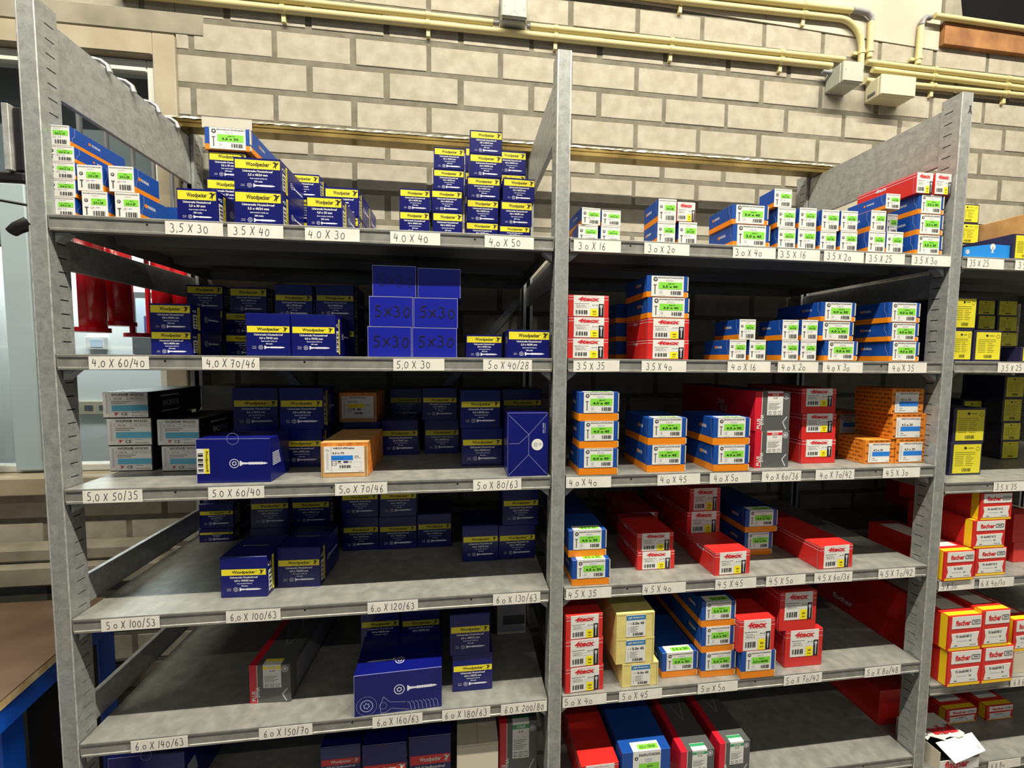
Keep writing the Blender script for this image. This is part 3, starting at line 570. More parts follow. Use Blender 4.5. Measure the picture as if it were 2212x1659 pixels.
def label_I(w, h, d, tx, kind, v, rng):
    mb = MB()
    if kind == 'IS': l0, l1, b0, b1 = .0, 1., .0, 1.
    elif kind == 'IF': l0, l1, b0, b1 = .105, .90, .03, .985
    elif kind == 'IB': l0, l1, b0, b1 = .22, .80, .03, .985
    else: l0, l1, b0, b1 = .12, .88, .27, .985
    x0, x1 = -w/2+l0*w+.0006, -w/2+l1*w-.0006; z0, z1 = b0*h+.0008, b1*h
    mb.box(x0, x1, -.0007, -.0001, z0, z1, 'white')
    if kind in ('IT', 'IB'): mb.box(x0, x1, -.0007, .024, h+.0001, h+.0005, 'white')
    P = PL(mb, lambda u, q, e: (x0+u*(x1-x0), -.0007-e, z0+q*(z1-z0)))
    if kind == 'IS':
        g = (.36, .50, .95, .74); c = (.16, .66, .075)
        P.text('SPAANPLAATSCHROEVEN', .04, .90, .96, .945, 'ink', 1, .01, fit=True); P.text('ZILVERGLANS', .3, .82, .75, .85, 'seamgrey', 1)
        P.disc(.45, .405, .022, 'orange'); P.text('IVANA', .50, .385, .72, .425, 'midblue', 1, .01)
        P.rect(.14, .12, .19, .40, 'dgrey'); P.rect(.09, .38, .24, .42, 'dgrey'); P.rect(.33, .36, .42, .44, 'palegrey')
        P.bars(.42, .08, .92, .28)
    else:
        g = (.22, .36, .95, .70); c = (.12, .84, .065)
        P.text('SPAANPLAATSCHROEVEN', .20, .885, .97, .955, 'ink', 1, .015, fit=True)
        P.disc(.46, .80, .015, 'orange'); P.text('IVANA TOOLS', .49, .785, .68, .82, 'midblue', 1); P.text('ZILVERGLANS', .42, .735, .70, .76, 'seamgrey', 1)
        P.rect(.095, .12, .125, .56, 'dgrey'); P.rect(.06, .54, .16, .58, 'dgrey')
        P.rect(.25, .16, .34, .29, 'palegrey'); P.bars(.60, .10, .94, .28); P.text('ART.NR. 24060', .22, .04, .42, .07, 'seamgrey', 1)
    P.rect(g[0], g[1], g[2], g[3], 'green')
    gh = g[3]-g[1]; P.text('200 ST', g[0]+.25, g[1]+.68*gh, g[2]-.2, g[1]+.84*gh, 'ink', 2, .02)
    P.text(tx.replace(',', '.') if kind == 'IT' else tx, g[0]+.06, g[1]+.16*gh, g[2]-.08, g[1]+.54*gh, 'ink', 2, .03)
    ar = (z1-z0)/(x1-x0); n = 18; r = c[2]
    P.poly([(c[0]+r*math.cos(2*math.pi*k/n), c[1]+r*math.sin(2*math.pi*k/n)/ar) for k in range(n)], 'ink', 1)
    P.rect(c[0]-r*.62, c[1]-r*.16/ar, c[0]+r*.62, c[1]+r*.16/ar, 'white', 2); P.rect(c[0]-r*.16, c[1]-r*.62/ar, c[0]+r*.16, c[1]+r*.62/ar, 'white', 2)
    if v == 'B': pass
    if kind in ('IT', 'IB'):
        T = PL(mb, lambda u, q, e: (x0+u*(x1-x0), q*.024, h+.0005+e)); T.rect(.22, .15, .95, .7, 'green'); T.text(tx.replace(',', '.'), .3, .25, .85, .6, 'ink', 2, .02)
    return mb
def body_T(mb, w, h, d, tx, kind, v, rng):
    carton(mb, w, h, d, 'red'); F, R, L, T = planes(mb, w, h, d); k = .0009
    for P, m in ((F, w), (R, d), (L, d)):
        for q in (.80, .93): P.rect(.0008, q*h, m-.0008, q*h+k, 'wprint')
    for P in (R, L):
        if d > .1: P.text('4tecx', d*.32, .72*h, d*.32+.035, .90*h, 'wprint', 2, .03, .3)
    L.line([(d-.004, 0), (d-.0065, .5*h), (d-.004, h)], .0006, 'crease', 1)
def label_T(w, h, d, tx, kind, v, rng):
    mb = MB(); l0, l1 = .13, .88; b0, b1 = (.04, .99) if kind == 'TX' else (.28, .99)
    if w < .06: l0, l1 = .03, .97
    x0, x1 = -w/2+l0*w, -w/2+l1*w; z0, z1 = b0*h, b1*h
    mb.box(x0, x1, -.0007, -.0001, z0, z1, 'white')
    P = PL(mb, lambda u, q, e: (x0+u*(x1-x0), -.0007-e, z0+q*(z1-z0)))
    P.rect(.30, .93, .80, .937, 'redtext'); P.text('4tecx', .14, .735, .85, .93, 'redtext', 1, .055, .2, fit=True); P.rect(.18, .715, .86, .722, 'redtext')
    P.text('Spaanplaatschroeven', .04, .575, .50, .63, 'ink', 1, .01); P.text('platkop pozidrive', .04, .505, .42, .545, 'ink', 1, .01)
    P.text(tx, .60, .52, .80, .57, 'ink', 1, .02); P.rect(.02, .485, .80, .489, 'seamgrey'); P.text('40000.30110', .08, .42, .42, .465, 'ink', 1)
    P.rect(.02, .39, .80, .394, 'seamgrey'); P.bars(.07, .10, .46, .29, n=9)
    P.rect(.55, .0, .80, .36, 'label_yellow'); P.text('200', .62, .19, .74, .26, 'ink', 2, .02); P.text('stuks', .62, .08, .74, .14, 'ink', 2, .01)
    P.rect(.82, .0, .99, .60, 'black'); 
    A = PL(mb, lambda u, q, e: (x0+u*(x1-x0), -.0007-e, z0+q*(z1-z0)))
    A.poly([(.85,.5),(.88,.55),(.93,.55),(.96,.5),(.925,.38),(.92,.08),(.905,.03),(.89,.08),(.885,.38)], 'palegrey', 2)
    return mb
def body_D(mb, w, h, d, tx, v, rng):
    mb.box(-w/2, -w/2+.2*w, 0, d, 0, h, 'dred', .0006); mb.box(-w/2+.2*w-.0008, w/2, 0, d, 0, h, 'dgrey', .0006)
    F, R, L, T = planes(mb, w, h, d)
    F.rect(.185*w, .002, .20*w, h-.001, 'white'); F.vtext('DYNA', .155*w, .16*h, .25*w, .42*h, 'white', 2, .03); F.vtext('PLUS', .06*w, .06*h, .15*w, .32*h, 'white', 2, .03)
    F.line([(.92*w, .36*h), (.80*w, .22*h), (.90*w, .04*h)], .0028, 'palegrey', 1)
    F.ring(.87*w, .88*h, .085*w, .02*w, 'palegrey', 1); F.disc(.87*w, .88*h, .045*w, 'palegrey', 1)
    for P in (L,):
        P.text('DYNA', d*.55, .55*h, d*.55+.03, .70*h, 'palegrey', 1, .03, .3); P.text('PLUS', d*.55+.012, .36*h, d*.55+.044, .52*h, 'palegrey', 1, .03, .3)
    T.line([(.3*w, .45*d), (.6*w, .2*d), (.9*w, .42*d)], .004, 'seamgrey', 1); T.line([(.4*w, .7*d), (.75*w, .38*d)], .004, 'seamgrey', 1)
    R.rect(.03, .12*h, d-.02, .8*h, 'seamgrey', 1)
def label_D(w, h, d, tx, v, rng):
    mb = MB(); x0, x1 = -w/2+.34*w, -w/2+.78*w; z0, z1 = .40*h, h-.0006
    mb.box(x0, x1, -.0007, -.0001, z0, z1, 'white'); mb.box(x0, x1, -.0007, .018, h+.0001, h+.0006, 'white')
    P = PL(mb, lambda u, q, e: (x0+u*(x1-x0), -.0007-e, z0+q*(z1-z0))); c = {'G': 'lgreen', 'Y': 'label_yellow'}.get(v, 'dred')
    P.rect(0, .82, 1, .94, c); P.text({'G': 'OUTDOOR', 'Y': 'STRUCTURE'}.get(v, 'INDOOR'), .25, .84, .78, .92, 'white', 2, .03)
    P.text(tx, .22, .70, .78, .77, 'ink', 1, .02); P.rect(.03, .58, .97, .585, 'seamgrey')
    for i in range(6): P.rect(.06, .5-.05*i, .85-(i % 3)*.12, .515-.05*i, 'seamgrey')
    for i, t in enumerate(('Zn', 'CE', 'i')):
        P.line([(.08+.31*i, .05), (.28+.31*i, .05), (.28+.31*i, .17), (.08+.31*i, .17), (.08+.31*i, .05)], .012, 'ink'); P.text(t, .12+.31*i, .08, .24+.31*i, .14, 'ink', 1)
    T = PL(mb, lambda u, q, e: (x0+u*(x1-x0), q*.018, h+.0006+e)); T.rect(0, .55, 1, .95, c)
    return mb
def body_H(mb, w, h, d, tx, v, rng):
    carton(mb, w, h, d, 'heco'); F, R, L, T = planes(mb, w, h, d)
    for P, m in ((F, w), (R, d), (L, d)):
        q = .08; row = 0
        while q < .92:
            u = .002 + (row % 2)*.008
            while u+.012 < m: P.text('HECO', u, q*h, u+.0125, (q+.07)*h, 'heco_ink', 1, .04, fit=True); u += .0155
            q += .165; row += 1
def label_H(w, h, d, tx, v, rng):
    mb = MB(); x0, x1 = -w/2+.10*w, -w/2+.82*w; z0, z1 = .06*h, .86*h
    mb.box(x0, x1, -.0008, -.0004, z0, z1, 'white'); P = PL(mb, lambda u, q, e: (x0+u*(x1-x0), -.0008-e, z0+q*(z1-z0)))
    P.text('HECO-UNIX-plus', .20, .88, .97, .97, 'ink', 1, .02, fit=True); P.text(tx, .22, .58, .68, .70, 'ink', 1, .02); P.rect(.18, .32, 1, .55, 'midblue')
    P.text('200', .18, .18, .32, .24, 'ink', 1); P.rect(.18, .10, .45, .12, 'seamgrey'); P.rect(.05, .1, .1, .85, 'palegrey'); P.rect(.14, 0, .145, 1, 'palegrey'); P.text('HECO', .84, .04, .96, .08, 'ink', 1)
    return mb
def body_HF(mb, w, h, d, tx, v, rng):
    carton(mb, w, h, d, 'kraft'); F, R, L, T = planes(mb, w, h, d)
    for P in (R, L): P.rect(.0006, .02*h, d-.001, .985*h, 'woodprint')
    F.rect(.01*w, .86*h, .99*w, .99*h, 'woodprint'); F.line([(.03*w, 0), (.03*w, .86*h)], .0007, 'ink'); F.line([(.955*w, 0), (.955*w, .86*h)], .0009, 'ink')
    T.ring(.5*w, .012, .009, .0005, 'palegrey')
def label_HF(w, h, d, tx, v, rng):
    mb = MB(); x0, x1 = -w/2+.07*w, -w/2+.92*w; z0, z1 = .14*h, .88*h
    mb.box(x0, x1, -.0008, -.0003, z0, z1, 'white'); P = PL(mb, lambda u, q, e: (x0+u*(x1-x0), -.0008-e, z0+q*(z1-z0)))
    P.text('HECO-FIX-plus', .19, .885, .80, .965, 'ink', 1, .03); P.text(tx, .19, .70, .52, .78, 'ink', 1, .03)
    P.rect(.18, .47, .72, .65, 'label_yellow' if v == 'Y' else 'midblue'); P.text('HECO-TOPIX', .20, .53, .5, .56, 'ink', 2); P.text('200', .76, .59, .86, .64, 'ink', 1, .01); P.text('Stk./Pcs.', .76, .53, .92, .57, 'ink', 1)
    P.line([(.20,.28),(.30,.28),(.30,.44),(.20,.44),(.20,.28)], .012, 'ink'); P.text('A', .23, .33, .27, .38, 'ink', 1); P.rect(.34, .39, .42, .44, 'ink'); P.text('R14/4', .34, .33, .44, .37, 'ink', 1)
    P.rect(.48, .36, .60, .44, 'purple'); P.text('CE', .62, .37, .69, .43, 'ink', 1); P.bars(.38, .17, .68, .28); P.line([(.18,0),(.18,1)], .006, 'seamgrey')
    P.line([(.74,.20),(.92,.20),(.92,.42),(.74,.42),(.74,.20)], .006, 'palegrey'); P.rect(.06, .14, .11, .75, 'palegrey'); P.disc(.085, .86, .05, 'palegrey'); P.text('HECO', .86, .03, .95, .06, 'ink', 1); P.line([(0,.11),(1,.11)], .006, 'palegrey')
    return mb
def body_P(mb, w, h, d, tx, v, rng):
    carton(mb, w, h, d, 'pgb'); F, R, L, T = planes(mb, w, h, d); F.line([(.02*w, .93*h), (.98*w, .93*h)], .0006, 'heco_ink'); F.line([(.955*w, 0), (.955*w, .93*h)], .0008, 'seamgrey'); T.rect(.3*w, .5*d, .7*w, .62*d, 'dgrey')
def label_P(w, h, d, tx, v, rng):
    mb = MB(); x0, x1 = -w/2+.25*w, -w/2+.76*w; z0, z1 = .06*h, .92*h
    mb.box(x0, x1, -.0008, -.0001, z0, z1, 'white'); P = PL(mb, lambda u, q, e: (x0+u*(x1-x0), -.0008-e, z0+q*(z1-z0)))
    P.rect(0, .78, 1, .99, 'pgbblue'); P.text('pgb-fasteners', .1, .83, .9, .94, 'white', 2, .02, fit=True); P.text('5.0x 45', .32, .56, .92, .68, 'ink', 1, .03, fit=True); P.rect(.22, .60, .26, .64, 'ink'); P.rect(.12, .6, .15, .63, 'ink')
    for i in range(5): P.rect(.2, .46-.06*i, .62-(i % 2)*.1, .475-.06*i, 'seamgrey')
    P.rect(.1, .12, .14, .46, 'palegrey'); P.bars(.35, .06, .9, .18)
    return mb
def body_X(mb, w, h, d, tx, v, rng):
    carton(mb, w, h, d, 'cartonblack'); F, R, L, T = planes(mb, w, h, d)
    R.text('WOFIX®', .045, .36*h, .105, .62*h, 'palegrey', 1, .02); R.rect(.04, .76*h, .105, .83*h, 'palegrey'); R.rect(.04, .14*h, .105, .21*h, 'palegrey')
def label_X(w, h, d, tx, v, rng):
    mb = MB(); x0, x1 = -w/2+.006*w, w/2-.02*w; z0, z1 = .04*h, .985*h
    mb.box(x0, x1, -.0008, -.0001, z0, z1, 'white'); P = PL(mb, lambda u, q, e: (x0+u*(x1-x0), -.0008-e, z0+q*(z1-z0)))
    P.text('WOFIX® WOOD', .19, .86, .93, .965, 'ink', 1, .02); P.line([(.17,.70),(.99,.70),(.99,.82),(.17,.82),(.17,.70)], .006, 'seamgrey'); P.line([(.55,.70),(.55,.82)], .006, 'seamgrey')
    P.text(tx, .24, .73, .42, .78, 'ink', 1, .01); P.text('200  stuks/pcs', .60, .73, .92, .78, 'ink', 1)
    for i in range(2): P.rect(.18, .62-.07*i, .62-.1*i, .645-.07*i, 'seamgrey')
    P.rect(.19, .26, 1, .49, 'cyan'); P.text('CE', .40, .07, .54, .19, 'ink', 1, .01); P.bird(.28, .13, .14, 'redtext', 1); P.text('www.wofix.nl', .62, .05, .95, .10, 'ink', 1); P.rect(.62, .19, .8, .205, 'cyan')
    P.rect(.06, .15, .11, .92, 'palegrey'); P.line([(.14,0),(.14,1)], .005, 'palegrey'); P.line([(0,.23),(1,.23)], .005, 'palegrey')
    return mb
def body_Y(mb, w, h, d, tx, v, rng): carton(mb, w, h, d, 'ylnavy')
def label_Y(w, h, d, tx, v, rng):
    mb = MB(); x0, x1 = -w/2+.09*w, w/2-.05*w; z0, z1 = .06*h, .94*h
    mb.box(x0, x1, -.0008, -.0001, z0, z1, 'ylabel'); P = PL(mb, lambda u, q, e: (x0+u*(x1-x0), -.0008-e, z0+q*(z1-z0)))
    P.poly([(.38,.84),(.46,.84),(.48,.88),(.44,.92),(.38,.92)], 'ink', 1); P.rect(.52, .865, .72, .885, 'ylink')
    for i in range(8):
        P.rect(.07, .72-.065*i, .38 if i > 1 else .8, .732-.065*i, 'ylink')
        if i > 1: P.rect(.46, .72-.065*i, .76-(i % 3)*.05, .732-.065*i, 'ylink')
    P.bars(.34, .06, .68, .17, 'ylink'); P.ring(.88, .85, .07, .012, 'ylink')
    return mb
def body_F(mb, w, h, d, tx, v, rng):
    carton(mb, w, h, d, 'red'); F, R, L, T = planes(mb, w, h, d); L.rect(d-.020, .002, d-.004, h-.001, 'fyellow')
    F.rect(.002, .0015, w-.002, .09*h, 'fyellow'); T.rect(.15*w, .03, .85*w, d-.02, 'white'); T.rect(.002, .004, w-.002, .018, 'fyellow'); L.text('fischer', .06, .5*h, .14, .7*h, 'wprint', 1, .03) if d > .25 else None
def label_F(w, h, d, tx, v, rng):
    mb = MB(); x0, x1 = -w/2+.08*w, w/2-.004; a, b = .64*h, .98*h
    mb.box(x0, x1, -.0007, -.0001, a, b, 'white'); mb.prism([(x0, .50*h), (x1-.004, .52*h), (x1-.008, .3*h), (x1-.004, .11*h), (x0, .11*h), (x0+.004, .3*h)], 'y', -.0007, -.0001, 'white')
    P = PL(mb, lambda u, q, e: (x0+u*(x1-x0), -.0007-e, q*h)); P.text('fischer', .12, .72, .64, .88, 'redtext', 1, .04); P.line([(.68,.75),(.95,.75),(.95,.86),(.68,.86),(.68,.75)], .02, 'dgrey'); P.rect(.74, .79, .90, .82, 'dgrey')
    P.text('N '+tx, .14, .38, .72, .46, 'ink', 1, .02); P.rect(.2, .28, .55, .30, 'palegrey'); P.rect(.62, .27, .70, .31, 'seamgrey'); P.rect(.12, .15, .22, .17, 'ink'); P.rect(.65, .16, .86, .175, 'seamgrey')
    return mb
def extra_parts(t, w, h, d, tx, v, rng):
    if t in ('W', 'WT'): return 'end_flap', flap_W(w, h, d, tx, t == 'WT', v, rng)
    if t == 'WR': return 'end_flap', flap_W(w, h, d, tx, True, v, rng, 'redband')
    if t in ('IS', 'IF', 'IT', 'IB'): return ('sticker', label_I(w, h, d, tx, t, v, rng)) if v not in ('back', 'side') else (None, None)
    if t in ('TX', 'TT'): return 'sticker', label_T(w, h, d, tx, t, v, rng)
    if t == 'DY': return 'sticker', label_D(w, h, d, tx, v, rng)
    if t == 'HE': return 'sticker', label_H(w, h, d, tx, v, rng)
    if t == 'HF': return 'sticker', label_HF(w, h, d, tx, v, rng)
    if t == 'PG': return 'sticker', label_P(w, h, d, tx, v, rng)
    if t == 'WX': return 'sticker', label_X(w, h, d, tx, v, rng)
    if t == 'YL': return 'sticker', label_Y(w, h, d, tx, v, rng)
    if t == 'FI': return 'sticker', label_F(w, h, d, tx, v, rng)
    mb = MB(); P = PL(mb, lambda u, q, e: (u-w/2, -.0008-e, q))
    if t == 'FL':
        F = P; mb.box(-w/2+.001, w/2-.001, -.0008, -.0001, .001, h-.001, 'navy')
        c0, c1 = (.52*w, .66*h), (.52*w, .34*h)
        for a, b in (((.03*w, .97*h), c0), ((.97*w, .98*h), c0), (c0, c1), ((.03*w, .02*h), c1), ((.97*w, .03*h), c1), (c0, (.28*w, .52*h)), ((.28*w, .52*h), (.04*w, .52*h))): F.line([a, b], .0007, 'crease', 1)
        F.disc(.73*w, .50*h, .013, 'white', 2, 20); F.text('CE', .76*w, .495*h, .83*w, .52*h, 'ink', 3)
        for i in range(5): F.rect(.64*w, (.47+.014*i)*h, .74*w, (.473+.014*i)*h, 'seamgrey', 3)
        F.vtext('6423 100300', .86*w, .68*h, .89*w, .84*h, 'wprint', 2); F.vtext('Woodpecker', .91*w, .68*h, .93*w, .84*h, 'wprint', 2)
        return 'end_flap', mb
    if t == 'BA':
        mb.box(-w/2+.002, -w/2+.026, -.0006, -.0001, .22*h, .78*h, 'white'); P.fn = lambda u, q, e: (u-w/2, -.0006-e, q)
        P.bars(.004, .26*h, .014, .70*h, 'ink', 1, 8, horiz=True); P.rect(.0165, .22*h, .026, .78*h, 'yellow', 1); P.vtext('Woodpecker®', .018, .26*h, .0245, .74*h, 'ink', 2, .01, up=False)
        return 'sticker', mb
    if t == 'CR' and v in ('B', 'G'):
        mb.box(-w*.45, w*.45, -.0007, -.0001, .08*h, .95*h, 'palegrey'); P.fn = lambda u, q, e: (u-w/2, -.0007-e, q)
        P.rect(.2*w, .3*h, .95*w, .58*h, 'lgreen' if v == 'G' else 'dgrey', 1)
        for i in range(3): P.rect(.2*w, (.68+.07*i)*h, .8*w, (.69+.07*i)*h, 'seamgrey', 1)
        return 'sticker', mb
    return None, None
def make_box(t, w, h, d, tx, v, rng):
    mb = MB(); F, R, L, T = planes(mb, w, h, d)
    if t in ('W', 'WT', 'WR'): body_W(mb, w, h, d, tx, t != 'W', v, rng)
    elif t in ('IS', 'IF', 'IT', 'IB'): body_I(mb, w, h, d, tx, t, v, rng) if t != 'IB' else carton(mb, w, h, d, 'blue')
    elif t in ('TX', 'TT'): body_T(mb, w, h, d, tx, t, v, rng)
    elif t == 'DY': body_D(mb, w, h, d, tx, v, rng)
    elif t == 'HE': body_H(mb, w, h, d, tx, v, rng)
    elif t == 'HF': body_HF(mb, w, h, d, tx, v, rng)
    elif t == 'PG': body_P(mb, w, h, d, tx, v, rng)
    elif t == 'WX': body_X(mb, w, h, d, tx, v, rng)
    elif t == 'YL': body_Y(mb, w, h, d, tx, v, rng)
    elif t == 'FI': body_F(mb, w, h, d, tx, v, rng)
    elif t == 'FR':
        carton(mb, w, h, d, 'red'); L.text('fischer', .2*d, .35*h, .75*d, .62*h, 'wprint', 1, .03)
    elif t == 'CR': carton(mb, w, h, d, 'carton'); F.line([(.02*w, .94*h), (.98*w, .94*h)], .0006, 'seamgrey'); T.line([(.5*w, .0), (.5*w, d)], .0006, 'seamgrey')
    elif t == 'BL':
        # lid folds down to the front: a low box with sloping front corner
        hw = w/2; mb.prism([(-hw, 0), (hw, 0), (hw, h*.96), (.1*w, h), (-hw, h*.7)], 'y', 0, d, 'brightblue'); F.screw(.42*h, h*.85, .62*w, .011, 'white', 1, vert=True); F.disc(.62*w, .82*h, .008, 'white', 1); F.disc(.08*w, .42*h, .006, 'palegrey', 1)
    elif t in ('PB', 'FL', 'BA', 'BB'):
        carton(mb, w, h, d, 'plainblue' if t == 'PB' else 'navy'); T.line([(0, .0008), (w, .0008)], .0010, 'crease', 1); F.line([(.0008, 0), (.0008, h)], .0007, 'crease', 1)
        if t == 'PB': F.line([(w-.0008, 0), (w-.0008, h)], .0008, 'crease', 1); F.line([(0, h-.0008), (w, h-.0008)], .0012, 'crease', 1)
        if t == 'PB' and (tx or v == 'faded'): handwrite(F, '5x30', .12*w, .34*h, .97*w, .72*h, .0025 if tx else .0010, 'marker', 2, rng.randint(0, 99), False)
        if t == 'BA':
            F.torx(.51*w, .44*h, .0095, 'wprint', 1); F.screw(.585*w, .97*w, .44*h, .011, 'wprint', 1); F.ring(.50*w, h, .012, .0006, 'crease', 1)
            for i in range(9): R.rect(.010, (.36+.035*i)*h, .046-.001*i, (.375+.035*i)*h, 'wprint', 1)
        if t == 'BB':
            F.torx(.51*w, .56*h, .0115, 'wprint', 1); F.screw(.60*w, .95*w, .57*h, .013, 'wprint', 1)
            F.ring(.14*w, .24*h, .022, .0006, 'crease', 1); F.torx(.14*w, .24*h, .014, 'crease', 1); F.line([(.30*w, .02*h), (.29*w, .2*h), (.33*w, .42*h), (.40*w, .28*h), (.50*w, .25*h), (.58*w, .24*h)], .0009, 'crease', 1); F.line([(.30*w, .02*h), (.36*w, .04*h), (.42*w, .12*h), (.56*w, .06*h), (.62*w, .04*h)], .0009, 'crease', 1); F.ring(.325*w, .2*h, .008, .0006, 'crease', 1)
            for i in range(8): F.line([((.60+.045*i)*w, .24*h), ((.63+.045*i)*w, .20*h), ((.645+.045*i)*w, .03*h)], .0010, 'crease', 1)
            T.torx(.50*w, .035, .010, 'wprint', 1); T.screw(.44*w, .10*w, .04, .009, 'palegrey', 1)
    return mb
DESC = {'W': 'low yellow-banded blue box', 'WT': 'tall yellow-banded blue box', 'WR': 'red-banded blue box', 'IS': 'small white-labelled blue box', 'IF': 'wide blue-orange box', 'IT': 'blue box with orange base', 'IB': 'largest green-labelled blue box',
 'TX': 'red box', 'TT': 'tall red box', 'DY': 'grey-and-red box', 'HE': 'orange box', 'HF': 'brown woodgrain box', 'PG': 'pale yellow box', 'WX': 'black box', 'YL': 'dark yellow-labelled box', 'FI': 'red-white-yellow box', 'FR': 'long plain red box',
 'PB': 'plain blue handwritten box', 'CR': 'pale carton', 'BL': 'bright blue carton', 'BA': 'large blue barcode box', 'BB': 'large blue box with screw outlines', 'FL': 'upright blue box with folded flaps'}
ORD = {1: [''], 2: ['lower of', 'upper of'], 3: ['bottom of', 'middle of', 'top of'], 4: ['bottom of', 'second lowest of', 'second highest of', 'top of'], 5: ['bottom of', 'second lowest of', 'middle of', 'second highest of', 'topmost of'],
       6: ['bottom of', 'second lowest of', 'third lowest of', 'third highest of', 'second highest of', 'topmost of']}
GRP = {'W': 'blue screw boxes with yellow bands', 'WT': 'blue screw boxes with yellow bands', 'WR': 'blue screw boxes with red bands', 'IS': 'blue and orange screw boxes', 'IF': 'blue and orange screw boxes', 'IT': 'blue and orange screw boxes', 'IB': 'blue and orange screw boxes',
 'TX': 'red screw boxes with white labels', 'TT': 'red screw boxes with white labels', 'DY': 'grey and red screw boxes', 'HE': 'orange screw boxes', 'HF': 'brown woodgrain boxes', 'PG': 'pale yellow screw boxes', 'WX': 'black screw boxes', 'YL': 'dark boxes with yellow labels', 'FI': 'red and white plug boxes', 'FR': 'long red boxes', 'PB': 'plain blue boxes marked by hand', 'CR': 'pale cartons'}
